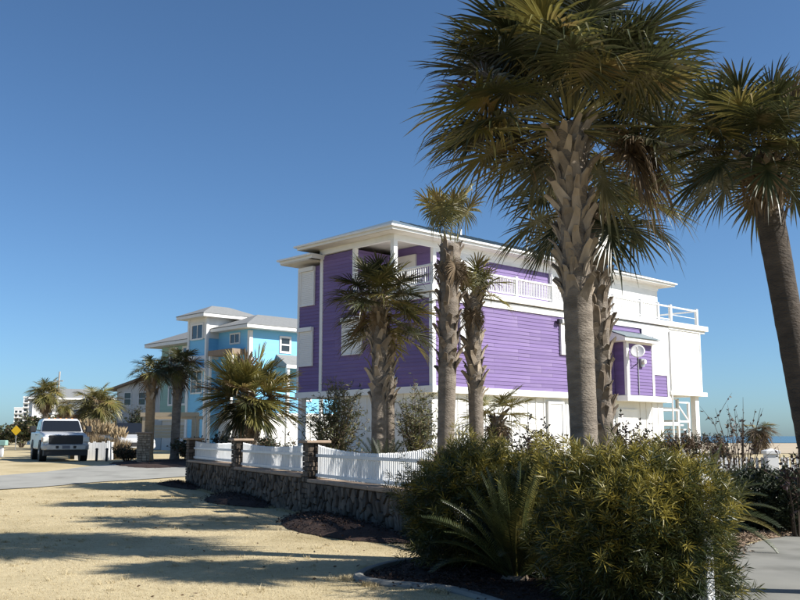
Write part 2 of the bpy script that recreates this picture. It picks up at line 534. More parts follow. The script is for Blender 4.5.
def lawn_blades():
    n = 300000
    r = np.random.default_rng(11)
    y = 8.3 + 30 * r.random(n) ** 1.75
    x = (r.random(n) * 2 - 1) * y * .46
    keep = (x * .9049 + (y - 30) * .4257 + 6.57 * .9049) < -.25          # lawn side of the wall line
    keep &= (y < np.interp(x, [-30, -12.95, -11.73, -10.7, -10, -8.4, -7, 0], [17, 26.7, 27.8, 28.9, 30.4, 31.8, 33.2, 36]) - .08)
    keep &= ~((x > .2) & (y < 12.6) & (x > 1.2 - (y - 8.0) * .38))
    x, y = x[keep], y[keep]
    # longer tufts along the wall foot, the bed edge and here and there on the lawn
    ctr = [wp(q, r.uniform(.14, .4)) for q in r.uniform(0, 17, 220)] + [(a * b, b) for a, b in zip(r.uniform(-.44, -.02, 170), r.uniform(9, 26, 170))]
    ctr += [(BED[k][0] + r.normal() * .06 - .14, BED[k][1] + r.normal() * .12 - .05) for k in r.choice([1, 0, 10, 9], 90)]
    ctr = np.array(ctr)
    ci = np.repeat(np.arange(len(ctr)), 22)
    n0 = len(x)
    x = np.concatenate([x, ctr[ci, 0] + r.normal(size=len(ci)) * .03])
    y = np.concatenate([y, ctr[ci, 1] + r.normal(size=len(ci)) * .03])
    n = len(x)
    z = np.array([gz(a, b) for a, b in zip(x, y)])
    h = r.uniform(.005, .014, n)
    h[n0:] = r.uniform(.02, .06, n - n0)
    a = r.random(n) * 6.283
    w = r.uniform(.002, .004, n) * (1 + (y - 8) * .08)
    tip = np.stack([x + np.cos(a) * h * 1.1, y + np.sin(a) * h * 1.1, z + h], 1)
    sx, sy = -np.sin(a + .6) * w, np.cos(a + .6) * w
    V = np.stack([np.stack([x - sx, y - sy, z], 1), np.stack([x + sx, y + sy, z], 1), tip], 1).reshape(-1, 3)
    me = np_mesh('lawn_grass', V, np.arange(n * 3).reshape(n, 3), ['dry_blade'])
    tag(link('lawn_grass', me), 'short dormant tan lawn grass', 'grass', kind='stuff')


lawn_blades()


def fallen_leaves():
    n = 80
    r = np.random.default_rng(5)
    y = r.uniform(9, 20, n)
    x = r.uniform(-.42, -.02, n) * y
    P = np.stack([x, y, np.full(n, .035)], 1)
    v, f = leaf_quads(P, r.normal(size=(n, 3)) * [1, 1, .15], r.uniform(.03, .07, n), r.uniform(.015, .03, n), r=r)
    tag(link('fallen_leaves', np_mesh('fallen_leaves', v, f, ['brown_leaf'])), 'scattered brown leaves lying on the lawn', 'leaves', kind='stuff')


fallen_leaves()


# ------------------------------------------------------------------ house helpers
def clap(parent, name, axis, plane, a0, a1, z0, z1, m, lap=.12, out=-1):
    """single lap-siding boards on a wall, butt-jointed. axis 'x': boards run along x on plane y=plane (outward -y)."""
    z = z0
    rr = random.Random(int(a0 * 100 + z0 * 10 + plane * 7))
    cache = {}
    while z < z1 - .02:
        h = min(lap, z1 - z)
        cuts = [a0]
        if a1 - a0 > 3:
            u = a0 + rr.choice((.9, 1.5, 2.1, 2.7))
            while u < a1 - .5:
                cuts.append(u)
                u += 3.0
        cuts.append(a1)
        for c0, c1 in zip(cuts, cuts[1:]):
            L = round(c1 - c0, 3) - .006
            key = (round(h, 3), L)
            if key not in cache:
                b = MB()
                t0, t1, ov = .006, .024, .012
                if axis == 'x':
                    b.hexa([(0, -t1, 0), (L, -t1, 0), (L, 0, 0), (0, 0, 0), (0, -t0, h + ov), (L, -t0, h + ov), (L, 0, h + ov), (0, 0, h + ov)])
                else:
                    b.hexa([(-t1, 0, 0), (0, 0, 0), (0, L, 0), (-t1, L, 0), (-t0, 0, h + ov), (0, 0, h + ov), (0, L, h + ov), (-t0, L, h + ov)])
                me = b.mesh('siding_board')
                me.materials.append(MATS[m])
                cache[key] = me
            o = link('siding_board', cache[key], parent)
            o.location = (c0, plane - .001, z) if axis == 'x' else (plane - .001, c0, z)
        z += lap


def hip_roof(x0, x1, y0, y1, z, rise, ridge_axis='x', inset=None, thick=.04):
    b = MB()
    w = (y1 - y0) / 2 if ridge_axis == 'x' else (x1 - x0) / 2
    if inset is None: inset = w
    if ridge_axis == 'x':
        ra, rb = (x0 + inset, (y0 + y1) / 2, z + rise), (x1 - inset, (y0 + y1) / 2, z + rise)
    else:
        ra, rb = ((x0 + x1) / 2, y0 + inset, z + rise), ((x0 + x1) / 2, y1 - inset, z + rise)
    V = [(x0, y0, z), (x1, y0, z), (x1, y1, z), (x0, y1, z), ra, rb, (x0, y0, z - thick), (x1, y0, z - thick), (x1, y1, z - thick), (x0, y1, z - thick)]
    if ridge_axis == 'x':
        F = [(0, 1, 5, 4), (1, 2, 5), (2, 3, 4, 5), (3, 0, 4)]
    else:
        F = [(0, 1, 4), (1, 2, 5, 4), (2, 3, 5), (3, 0, 4, 5)]
    F += [(6, 7, 1, 0), (7, 8, 2, 1), (8, 9, 3, 2), (9, 6, 0, 3), (9, 8, 7, 6)]
    return b.add(V, F)


def fascia(x0, x1, y0, y1, z0, z1, t=.05):
    b = MB()
    b.box(x0, x1, y0, y0 + t, z0, z1)
    b.box(x0, x1, y1 - t, y1, z0, z1)
    b.box(x0, x0 + t, y0 + t, y1 - t, z0, z1)
    b.box(x1 - t, x1, y0 + t, y1 - t, z0, z1)
    return b


def B(parent, name, m, *boxes, bevel=0.0):
    b = MB()
    for q in boxes: b.box(*q)
    return b.build(name, m, parent, bevel=bevel)


def window_on(parent, axis, plane, a0, a1, z0, z1, panes=(1, 2), fr=.07, m='white_paint', d=.05):
    """window: frame part with glass pane sub-parts; outward is negative along the plane axis"""
    b = MB()

    def bx(u0, u1, w0, w1, e0, e1):
        return (u0, u1, plane + e0, plane + e1, w0, w1) if axis == 'x' else (plane + e0, plane + e1, u0, u1, w0, w1)
    b.box(*bx(a0, a1, z0, z0 + fr, -d, .0))
    b.box(*bx(a0, a1, z1 - fr, z1, -d, .0))
    b.box(*bx(a0, a0 + fr, z0 + fr, z1 - fr, -d, 0))
    b.box(*bx(a1 - fr, a1, z0 + fr, z1 - fr, -d, 0))
    nx, nz_ = panes
    for i in range(1, nx):
        u = a0 + (a1 - a0) * i / nx
        b.box(*bx(u - fr * .35, u + fr * .35, z0 + fr, z1 - fr, -d * .85, 0))
    for j in range(1, nz_):
        w = z0 + (z1 - z0) * j / nz_
        b.box(*bx(a0 + fr, a1 - fr, w - fr * .35, w + fr * .35, -d * .75, 0))
    o = b.build('window', m, parent)
    for i in range(nx):
        for j in range(nz_):
            u0, u1 = a0 + (a1 - a0) * i / nx, a0 + (a1 - a0) * (i + 1) / nx
            w0, w1 = z0 + (z1 - z0) * j / nz_, z0 + (z1 - z0) * (j + 1) / nz_
            B(o, 'pane', 'window_glass', bx(u0 + fr * .4, u1 - fr * .4, w0 + fr * .4, w1 - fr * .4, -d * .4, -d * .2))
    return o


def shutter_on(parent, axis, plane, a0, a1, z0, z1, n=18, box=True, label=None):
    """closed roll-down storm shutter of thin horizontal slats with side rails and a head box"""
    def bx(u0, u1, w0, w1, e0, e1):
        return (u0, u1, plane + e0, plane + e1, w0, w1) if axis == 'x' else (plane + e0, plane + e1, u0, u1, w0, w1)
    b = MB()
    b.box(*bx(a0 - .04, a0, z0, z1, -.07, 0))
    b.box(*bx(a1, a1 + .04, z0, z1, -.07, 0))
    b.box(*bx(a0 - .04, a1 + .04, z0 - .04, z0, -.07, 0))
    if box: b.box(*bx(a0 - .05, a1 + .05, z1, z1 + .14, -.13, 0))
    o = b.build('shutter', 'shutter_white', parent)
    s = MB()
    h = (z1 - z0) / n
    for i in range(n):
        s.box(*bx(a0, a1, z0 + i * h + .006, z0 + (i + 1) * h - .006, -.048, -.02))
    s.box(*bx(a0, a1, z0, z1, -.03, -.005))
    s.build('slat_curtain', 'shutter_white', o)
    if label: o['label'] = label
    return o


# ------------------------------------------------------------------ the purple house
def purple_house():
    H = empty('beach_house', (1.207, 34.4, -.4), R(43.4), 1.25)
    tag(H, 'three-storey purple and white beach house with grey hip roof and long upper balcony', 'house')
    Z0 = .3
    # --- lower enclosure (white boards and battens)
    low = B(H, 'ground_floor_wall', 'white_board', (.15, 13.0, .18, 4.55, Z0, 2.9))
    bt = MB()
    x = .45
    bt.box(.13, .149, .5, .56, Z0, 2.86)
    mesh_b = MB().box(-.03, .03, -.02, 0, 0, 2.86 - Z0).mesh('batten')
    mesh_b.materials.append(MATS['white_board'])
    while x < 12.9:
        if not (5.55 < x < 6.55 or 9.6 < x < 11.2):
            o = link('batten', mesh_b, low)
            o.location = (x, .179, Z0)
        x += .42
    mesh_c = MB().box(-.02, 0, -.03, .03, 0, 2.86 - Z0).mesh('batten')
    mesh_c.materials.append(MATS['white_board'])
    for y in np.arange(.6, 4.5, .42):
        o = link('batten', mesh_c, low)
        o.location = (.149, y, Z0)
    # ground floor door + garage doors
    d = B(H, 'door', 'white_paint', (5.72, 6.42, .12, .16, Z0, 2.68))
    B(d, 'door_frame', 'white_board', (5.63, 5.72, .09, .178, Z0, 2.76), (6.42, 6.51, .09, .178, Z0, 2.76), (5.72, 6.42, .09, .178, 2.68, 2.76))
    B(d, 'handle', 'dark_metal', (5.78, 5.82, .06, .12, 1.5, 1.56))
    gd = B(H, 'garage_door', 'white_paint', (9.7, 11.1, .13, .17, Z0, 2.6))
    for k in range(4):
        B(gd, 'panel', 'white_paint', (9.74, 11.06, .105, .13, Z0 + .04 + k * .57, Z0 + .57 + k * .57))
    # posts beneath the wing
    B(H, 'post', 'white_paint', (.02, .22, 6.35, 6.55, Z0, 2.9))
    B(H, 'post', 'white_paint', (3.5, 3.7, 6.35, 6.55, Z0, 2.9))
    B(H, 'post', 'white_paint', (12.7, 12.9, 6.35, 6.55, Z0, 2.9))
    # --- purple storey
    wall = B(H, 'wall', 'purple_wall', (.03, 13.15, .03, 6.6, 3.06, 5.72))
    clap(wall, 'siding_board', 'x', .03, .1, 13.1, 3.085, 5.66, 'purple_siding')
    clap(wall, 'siding_board', 'y', .03, .1, 5.24, 3.085, 5.72, 'purple_siding')
    clap(wall, 'siding_board', 'y', .03, 5.38, 6.55, 3.085, 5.72, 'purple_siding')
    up = B(H, 'upper_wall', 'purple_wall', (.03, 13.0, 3.56, 5.3, 5.72, 7.7), (1.8, 15.3, 1.72, 3.56, 6.06, 7.9), (.03, 10, 5.3, 6.6, 5.72, 7.42))
    clap(up, 'siding_board', 'y', .03, 3.68, 5.24, 5.725, 7.58, 'purple_siding')
    clap(up, 'siding_board', 'y', .03, 5.38, 6.55, 5.725, 7.36, 'purple_siding')
    clap(up, 'siding_board', 'x', 1.72, 1.9, 2.9, 6.12, 7.6, 'purple_siding')
    clap(up, 'siding_board', 'x', 1.72, 3.98, 7.9, 6.12, 7.6, 'purple_siding')
    clap(up, 'siding_board', 'y', 1.8, 1.8, 2.44, 6.12, 7.6, 'purple_siding')
    clap(up, 'siding_board', 'x', 3.56, .1, 1.78, 6.12, 7.6, 'purple_siding')
    # white cladding of the upper storey
    B(H, 'white_cladding', 'white_board', (2.92, 3.94, 1.66, 1.72, 6.06, 7.76), (7.94, 15.36, 1.66, 1.72, 6.06, 7.76), (15.3, 15.36, 1.72, 5.3, 6.06, 7.76),
      (1.86, 15.36, 1.67, 1.72, 7.6, 7.9))
    B(H, 'balcony_door', 'porch_ceiling', (1.73, 1.8, 2.5, 3.52, 6.06, 7.62))
    B(H, 'window_trim', 'white_paint', (9.0, 9.06, 1.62, 1.66, 6.4, 7.5), (10.2, 10.26, 1.62, 1.66, 6.4, 7.5), (9.06, 10.2, 1.62, 1.66, 7.44, 7.5))
    # corner and storey trims
    B(H, 'corner_board', 'white_paint', (-.02, .12, -.02, .12, 3.08, 5.7))
    B(H, 'corner_board', 'white_paint', (-.015, .1, 5.24, 5.38, 3.08, 7.6))
    B(H, 'corner_board', 'white_paint', (-.01, .1, 6.53, 6.63, 3.08, 7.4))
    B(H, 'corner_board', 'white_paint', (-.01, .12, 3.54, 3.68, 5.95, 7.75))
    B(H, 'corner_board', 'white_paint', (1.75, 1.89, 1.67, 1.8, 6.06, 7.73))
    B(H, 'corner_board', 'white_paint', (13.08, 13.24, -.025, .1, 3.08, 5.7))
    B(H, 'band_board', 'white_paint', (-.05, 13.25, -.05, 6.65, 2.88, 3.08))
    B(H, 'band_board', 'white_paint', (-.035, 13.25, -.035, .03, 5.66, 5.86))
    B(H, 'band_board', 'white_paint', (-.034, .03, .1, 3.56, 5.72, 5.86))
    # deck slab of the balcony
    B(H, 'balcony_deck', 'white_paint', (-.12, 16.25, -.13, 1.72, 5.9, 6.1))
    B(H, 'balcony_deck', 'white_paint', (-.1, 1.75, 1.72, 3.54, 5.88, 6.08))
    B(H, 'deck_soffit', 'white_board', (13.25, 16.1, -.05, 3.4, 5.8, 5.9))
    # balcony railing
    rail = B(H, 'balcony_railing', 'white_paint', (-.04, 15.6, -.05, .03, 6.68, 6.735), (-.04, 13.4, -.035, .015, 6.17, 6.21),
             (-.05, .03, .03, 1.62, 6.68, 6.735), (-.035, .015, .03, 1.62, 6.17, 6.21), (15.52, 15.6, .03, 1.7, 6.68, 6.735),
             (13.4, 15.6, -.02, .0, 6.38, 6.4))
    pm = MB().box(-.055, .055, -.055, .055, 0, .69).mesh('railing_post')
    pm.materials.append(MATS['white_paint'])
    for xx in (.03, 1.95, 3.9, 5.83, 7.6, 9.5, 11.34, 12.56, 13.5, 15.54):
        o = link('railing_post', pm, rail)
        o.location = (xx, -.01, 6.1)
    bm_ = MB().box(-.013, .013, -.013, .013, 0, .47).mesh('baluster')
    bm_.materials.append(MATS['white_paint'])
    for xx in np.arange(.12, 12.55, .088):
        if min(abs(xx - q) for q in (.03, 1.95, 3.9, 5.83, 7.6, 9.5, 11.34, 12.56)) > .075:
            o = link('baluster', bm_, rail)
            o.location = (xx, -.01, 6.21)
    for yy in np.arange(.1, 1.62, .095):
        o = link('baluster', bm_, rail)
        o.location = (-.01, yy, 6.21)
    # porch railing between posts on the left face
    r2 = B(H, 'balcony_railing', 'white_paint', (-.05, .03, 1.76, 3.54, 6.68, 6.735), (-.035, .015, 1.76, 3.54, 6.17, 6.21))
    for yy in np.arange(1.82, 3.52, .095):
        o = link('baluster', bm_, r2)
        o.location = (-.01, yy, 6.21)
    # porch post, beams, ceiling
    B(H, 'porch_post', 'white_paint', (-.06, .1, 1.62, 1.78, 6.1, 7.73))
    B(H, 'beam', 'white_paint', (-.05, 15.4, 1.63, 1.75, 7.73, 7.91))
    B(H, 'beam', 'white_paint', (-.05, .09, 1.75, 5.36, 7.6 + .13, 7.91))
    B(H, 'porch_ceiling', 'porch_ceiling', (-.5, 15.9, 1.2, 5.9, 7.91, 7.94))
    # main roof
    rf = hip_roof(-.6, 16.0, 1.12, 6.0, 8.07, .88, 'x', 2.3).build('roof', 'metal_roof', H)
    fascia(-.57, 15.97, 1.15, 5.97, 7.92, 8.05).build('fascia', 'white_paint', rf)
    fascia(-.66, 16.05, 1.07, 6.06, 8.0, 8.06, .05).build('gutter', 'white_paint', rf)
    seam = MB().bar((0, 0, 0), (0, 2.38, .86), .025, .03).mesh('seam')
    seam.materials.append(MATS['metal_roof'])
    for xx in np.arange(2.0, 13.6, .45):
        o = link('seam', seam, rf)
        o.location = (xx, 1.14, 8.09)
    B(rf, 'vent_pipe', 'white_paint', (7.4, 7.44, 2.3, 2.34, 8.45, 9.0))
    B(rf, 'vent_pipe', 'white_paint', (4.4, 4.47, 2.9, 2.97, 8.6, 8.95))
    # wing roof
    wr = hip_roof(-.55, 10.2, 5.2, 7.05, 7.74, .28, 'x', .9).build('wing_roof', 'metal_roof', H)
    fascia(-.52, 10.17, 5.21, 7.02, 7.58, 7.72).build('fascia', 'white_paint', wr)
    fascia(-.61, 10.25, 5.19, 7.1, 7.67, 7.73).build('gutter', 'white_paint', wr)
    B(wr, 'soffit', 'porch_ceiling', (-.5, 10.1, 5.4, 7.0, 7.54, 7.575))
    # shutters
    shutter_on(H, 'y', .0, 5.70, 6.40, 6.09, 7.26)
    shutter_on(H, 'y', .0, 5.76, 6.46, 4.0, 5.16)
    shutter_on(H, 'y', .0, 3.2, 4.1, 4.25, 5.3)
    shutter_on(H, 'x', .0, 6.26, 7.2, 4.4, 5.45)
    shutter_on(H, 'x', .0, 1.2, 2.0, 4.2, 5.3)
    for (dx, dy, zt_) in ((13.3, -.06, 5.7), (7.95, 1.6, 7.95)):
        z0_ = 6.1 if dx == 7.95 else .35
        MB().tube([(dx, dy, z0_), (dx, dy, zt_)], [.035, .035], 8).build('downpipe', 'white_paint', H)
    # wall lamp, flood lamp
    lp = MB().tube([(-.05, 1.63, 3.3), (-.16, 1.63, 3.3)], [.1, .085], 14).build('wall_lamp', 'lamp_glass', H)
    MB().tube([(.0, 1.63, 3.3), (-.05, 1.63, 3.3)], [.12, .12], 14).build('lamp_base', 'white_paint', lp)
    fl = B(H, 'flood_lamp', 'dark_metal', (6.02, 6.2, -.16, -.05, 5.42, 5.56))
    MB().bar((6.11, 0, 5.42), (6.11, -.1, 5.45), .04).build('bracket', 'dark_metal', fl)
    # --- bay with its little roof
    bay = B(H, 'bay', 'purple_wall', (9.5, 12.25, -.5, .02, 3.06, 5.28))
    clap(bay, 'siding_board', 'x', -.5, 9.62, 11.16, 3.085, 4.95, 'purple_siding')
    clap(bay, 'siding_board', 'x', -.5, 11.3, 12.2, 3.085, 3.86, 'purple_siding')
    clap(bay, 'siding_board', 'y', 9.5, -.42, 0, 3.085, 4.95, 'purple_siding')
    B(bay, 'trim', 'white_paint', (9.46, 9.62, -.54, -.42, 3.06, 5.0), (11.16, 11.3, -.535, -.5, 3.06, 5.0), (12.18, 12.3, -.54, -.3, 3.06, 5.2),
      (9.42, 12.32, -.56, -.1, 2.86, 3.06), (9.46, 12.3, -.53, -.5, 4.95, 5.1))
    B(bay, 'shutter', 'shutter_white', (11.3, 12.18, -.545, -.5, 3.87, 5.3))
    bx = MB()
    bx.hexa([(9.0, -.8, 5.0), (11.25, -.8, 5.0), (11.25, .0, 5.0), (9.0, .0, 5.0), (9.0, -.8, 5.12), (11.25, -.8, 5.12), (11.25, -.01, 5.42), (9.0, -.01, 5.42)])
    br = bx.build('bay_roof', 'white_paint', H)
    b2 = MB()
    b2.hexa([(8.95, -.85, 5.13), (11.3, -.85, 5.13), (11.3, -.04, 5.435), (8.95, -.04, 5.435), (8.95, -.85, 5.155), (11.3, -.85, 5.155), (11.3, -.04, 5.46), (8.95, -.04, 5.46)])
    b2.build('roof_sheet', 'metal_roof', br)
    B(bay, 'white_cladding', 'white_board', (11.3, 13.1, -.06, -.03, 5.28, 5.66), (12.3, 13.1, -.06, -.03, 3.08, 5.28))
    mt = B(H, 'electric_meter', 'grey_metal', (10.3, 10.52, -.62, -.525, 4.12, 4.42))
    MB().tube([(10.41, -.62, 4.3), (10.41, -.72, 4.3)], [.09, .085], 12).build('dial', 'lamp_glass', mt)
    MB().bar((10.2, -.54, 3.1), (10.2, -.54, 4.6), .03).build('conduit', 'grey_metal', mt)
    # --- white end block over the open stair
    end = B(H, 'end_block', 'white_board', (13.24, 15.72, -.01, 3.2, 3.36, 5.8))
    B(end, 'trim', 'white_paint', (13.2, 16.0, -.1, 3.3, 3.2, 3.36), (14.42, 14.47, -.025, -.01, 3.36, 5.8), (15.68, 15.75, -.03, .05, 3.36, 5.8), (13.25, 13.32, -.03, -.01, 3.36, 5.8))
    for (xx, yy) in ((15.35, .1), (13.3, 2.9), (15.35, 2.9)):
        B(H, 'post', 'white_paint', (xx, xx + .28, yy, yy + .22, Z0, 3.2))
    for zz in (2.6, 2.02):
        B(H, 'landing', 'white_paint', (13.1, 14.7, .5, 2.2, zz, zz + .13))
    B(H, 'landing_rail', 'white_paint', (13.1, 14.75, .5, .55, 3.05, 3.1), (14.65, 14.75, .5, .6, Z0, 3.1), (13.12, 13.2, .5, .58, Z0, 3.1))
    st = B(H, 'stair', 'white_board', *[(15.8 + k * .22, 16.05 + k * .22, 1.2, 2.4, 2.2 - k * .18, 2.26 - k * .18) for k in range(9)])
    s2 = MB()
    s2.bar((15.75, 1.2, 3.0), (16.7, 1.2, 3.0), .06)
    s2.bar((15.75, 1.2, 2.2), (16.7, 1.2, 2.2), .08)
    s2.bar((16.7, 1.2, Z0), (16.7, 1.2, 3.02), .09)
    s2.bar((15.78, 1.2, 2.95), (16.66, 1.2, 2.25), .05)
    s2.build('stair_rail', 'white_paint', H)
    return H


purple_house()


def satellite_dish():
    # hung on the corner of the bay
    A = R(43.4)
    loc = Vector((1.207, 34.4, -.4)) + 1.25 * (Vector((math.cos(A), math.sin(A), 0)) * 9.75 + Vector((-math.sin(A), math.cos(A), 0)) * (-.82) + Vector((0, 0, 4.62)))
    D = empty('satellite_dish', loc)
    tag(D, 'white satellite dish on a curved arm at the corner of the purple bay', 'dish')
    ax = Vector((-.25, -.8, .45)).normalized()
    q = ax.to_track_quat('Z', 'Y')
    V, F = [], []
    n, rg = 24, 5
    for i in range(rg + 1):
        for j in range(n):
            rr = .33 * i / rg
            t = 2 * math.pi * j / n
            V.append(q @ Vector((rr * math.cos(t), rr * 1.05 * math.sin(t), .5 * rr * rr)))
    for i in range(rg):
        for j in range(n):
            F.append((i * n + j, i * n + (j + 1) % n, (i + 1) * n + (j + 1) % n, (i + 1) * n + j))
    b = MB().add(V, F)
    o = b.build('reflector', 'dish_white', D, smooth=True)
    so = o.modifiers.new('thick', 'SOLIDIFY')
    so.thickness = .015
    MB().tube([q @ Vector((0, -.32, .04)), q @ Vector((0, -.34, .26)), q @ Vector((0, -.12, .5))], [.018] * 3, 8).build('feed_arm', 'grey_metal', D)
    MB().tube([q @ Vector((0, -.14, .46)), q @ Vector((0, -.08, .56))], [.04, .03], 10).build('feed_horn', 'dish_white', D)
    MB().tube([(0, .02, -.02), (.05, .2, -.12), (.05, .22, -.5), (.02, .55, -.55)], [.025] * 4, 8).build('mast', 'dark_metal', D)


satellite_dish()


# ------------------------------------------------------------------ neighbouring houses
def blue_house():
    H = empty('beach_house', (-9.73, 60, 0), R(43.4))
    tag(H, 'bright blue beach house with square corner tower and grey roofs', 'house')
    W = 11.0
    B(H, 'ground_floor_wall', 'white_board', (.2, W, .2, 5.6, 0, 3.0))
    for xx in (1.1, 3.2, 5.2):
        B(H, 'garage_door', 'white_paint', (xx, xx + 1.7, .14, .19, .3, 2.6))
    B(H, 'wall', 'blue_siding', (0, W, 0, 5.7, 3.1, 8.5))
    B(H, 'band_board', 'white_paint', (-.06, W, -.06, 5.75, 2.92, 3.1))
    B(H, 'corner_board', 'white_paint', (-.05, .2, -.05, .2, 3.1, 8.4))
    p = MB()
    p.hexa([(2.1, -1.2, 6.1), (W, -1.2, 6.1), (W, 0, 6.1), (2.1, 0, 6.1), (2.1, -1.2, 6.22), (W, -1.2, 6.22), (W, 0, 6.95), (2.1, 0, 6.95)])
    pr = p.build('pent_roof', 'shingle_roof', H)
    B(pr, 'fascia', 'white_paint', (2.05, W, -1.26, -1.205, 5.98, 6.2))
    for xx in (2.2, 5, 8):
        B(H, 'post', 'white_paint', (xx, xx + .2, -1.15, -.95, 0, 6.05))
    window_on(H, 'x', 0, 2.35, 3.3, 7.05, 8.2, (1, 2), .14)
    window_on(H, 'x', 0, 5.2, 6.1, 7.1, 8.25, (1, 2), .1)
    window_on(H, 'x', 0, 4.2, 5.1, 3.9, 5.3, (1, 2), .1)
    window_on(H, 'y', 0, 1.1, 2.3, 7.6, 8.35, (2, 1), .1)
    window_on(H, 'y', 0, 1.3, 2.3, 4.2, 5.5, (2, 2), .1)
    B(H, 'porch_roof', 'brown_roof', (-1.0, 0, .5, 3.4, 6.85, 7.2))
    for yy in (.6, 3.2):
        B(H, 'post', 'white_paint', (-.95, -.8, yy, yy + .15, 0, 6.85))
    rf = hip_roof(-.7, W + .7, -.7, 6.3, 8.75, 1.15, 'x', 3.2).build('roof', 'shingle_roof', H)
    fascia(-.68, W + .68, -.68, 6.28, 8.5, 8.7, .08).build('fascia', 'white_paint', rf)
    B(rf, 'soffit', 'white_board', (-.6, W + .6, -.6, 6.2, 8.5, 8.53))
    B(rf, 'vent_pipe', 'white_paint', (6.5, 6.7, 2.7, 2.9, 9.6, 10.1))
    # tower
    T = B(H, 'tower', 'blue_siding', (-.9, 2.6, 3.75, 6.0, 0.2, 8.1))
    B(T, 'upper_wall', 'white_board', (-.95, 2.65, 3.7, 6.05, 8.1, 9.7))
    B(T, 'band_board', 'white_paint', (-.98, 2.6, 3.68, 6.07, 6.7, 6.95))
    B(T, 'corner_board', 'white_paint', (-.99, -.8, 3.66, 3.85, .2, 9.6), (-.99, -.8, 5.9, 6.1, .2, 9.6))
    window_on(H, 'y', -.95, 4.1, 5.6, 8.05, 9.15, (2, 1), .1)
    window_on(H, 'y', -.9, 4.1, 5.6, 4.4, 6.2, (2, 2), .1)
    bal = B(H, 'balcony', 'white_paint', (-1.7, -.9, 3.8, 5.9, 5.9, 6.1), (-1.7, -1.64, 3.8, 5.9, 6.8, 6.86))
    for yy in np.arange(3.85, 5.9, .16):
        B(bal, 'baluster', 'white_paint', (-1.69, -1.65, yy, yy + .04, 6.1, 6.8))
    tr = hip_roof(-1.6, 3.3, 3.1, 6.7, 9.75, .75, 'x', 1.75).build('tower_roof', 'shingle_roof', H)
    fascia(-1.57, 3.27, 3.13, 6.67, 9.5, 9.7, .08).build('fascia', 'white_paint', tr)
    B(tr, 'soffit', 'white_board', (-1.5, 3.2, 3.2, 6.6, 9.5, 9.53))


def teal_house():
    H = empty('beach_house', ((195.5 - 400) / 940 * 73, 73, 0), R(43.4))
    tag(H, 'pale sea-green beach house with broad grey hip roof behind the blue house', 'house')
    B(H, 'ground_floor_wall', 'grey_siding', (.2, 9, .2, 5.6, 0, 3.0))
    B(H, 'wall', 'teal_siding', (0, 9, 0, 5.7, 3.0, 9.0))
    B(H, 'corner_board', 'white_paint', (-.06, .3, -.06, .25, 3.0, 8.9))
    B(H, 'band_board', 'white_paint', (-.05, 9, -.05, 5.75, 2.85, 3.0))
    for a in (1.0, 3.05):
        for z in (7.1, 4.0):
            window_on(H, 'y', 0, a, a + 1.35, z, z + 1.65, (2, 1), .16)
    window_on(H, 'x', 0, 2.0, 3.2, 6.6, 8.2, (1, 2), .12)
    rf = hip_roof(-1.0, 9.5, -.8, 6.9, 9.15, 1.7, 'x', 4.2).build('roof', 'shingle_roof', H)
    fascia(-.97, 9.47, -.77, 6.87, 8.85, 9.1, .08).build('fascia', 'white_paint', rf)
    B(rf, 'soffit', 'grey_siding', (-.9, 9.4, -.7, 6.8, 8.85, 8.88))


def white_house():
    Y = 80
    H = empty('beach_house', ((161 - 400) / 940 * Y, Y, .3), R(65))
    tag(H, 'plain white house with brown low-pitched roof left of the green house', 'house')
    B(H, 'wall', 'grey_siding', (-.0, 7, 0, 5.0, 0, 5.4))
    g_ = MB()
    g_.add([(0, 0, 5.4), (0, 5, 5.4), (0, .2, 6.6), (7, 0, 5.4), (7, 5, 5.4), (7, .2, 6.6)], [(0, 1, 2), (3, 5, 4), (0, 3, 4, 1), (1, 4, 5, 2), (0, 2, 5, 3)])
    g_.build('gable', 'grey_siding', H)
    r_ = MB()
    r_.hexa([(-.5, 5.7, 5.2), (7.4, 5.7, 5.2), (7.4, .0, 6.7), (-.5, .0, 6.7), (-.5, 5.7, 5.38), (7.4, 5.7, 5.38), (7.4, 0, 6.88), (-.5, 0, 6.88)])
    r_.hexa([(-.5, 0, 6.7), (7.4, 0, 6.7), (7.4, -4.5, 5.5), (-.5, -4.5, 5.5), (-.5, 0, 6.88), (7.4, 0, 6.88), (7.4, -4.5, 5.68), (-.5, -4.5, 5.68)])
    r_.build('roof', 'brown_roof', H)
    B(H, 'wall', 'grey_siding', (.3, 7, -4.0, 0, 0, 5.5))
    for a in (1.75, 3.35):
        window_on(H, 'y', 0, a, a + .85, 3.9, 5.1, (1, 2), .08)


def far_house(name, label, px, Y, w, z0, zroof, zt, wall, roof, rz=R(25)):
    H = empty(name, ((px - 400) / 940 * Y, Y, .4), rz)
    tag(H, label, 'house')
    B(H, 'wall', wall, (-w / 2, w / 2, 0, w * .7, 0, zroof))
    rf = hip_roof(-w / 2 - .6, w / 2 + .6, -.6, w * .7 + .6, zroof, zt - zroof, 'x', w * .35).build('roof', roof, H)
    fascia(-w / 2 - .58, w / 2 + .58, -.58, w * .7 + .58, zroof - .3, zroof - .02, .1).build('fascia', 'white_paint', rf)
    for k in range(3):
        a = -w / 2 + w * (k + .25) / 3
        window_on(H, 'x', 0, a, a + w * .14, zroof - 2.2, zroof - .8, (1, 2), .1)
    return H


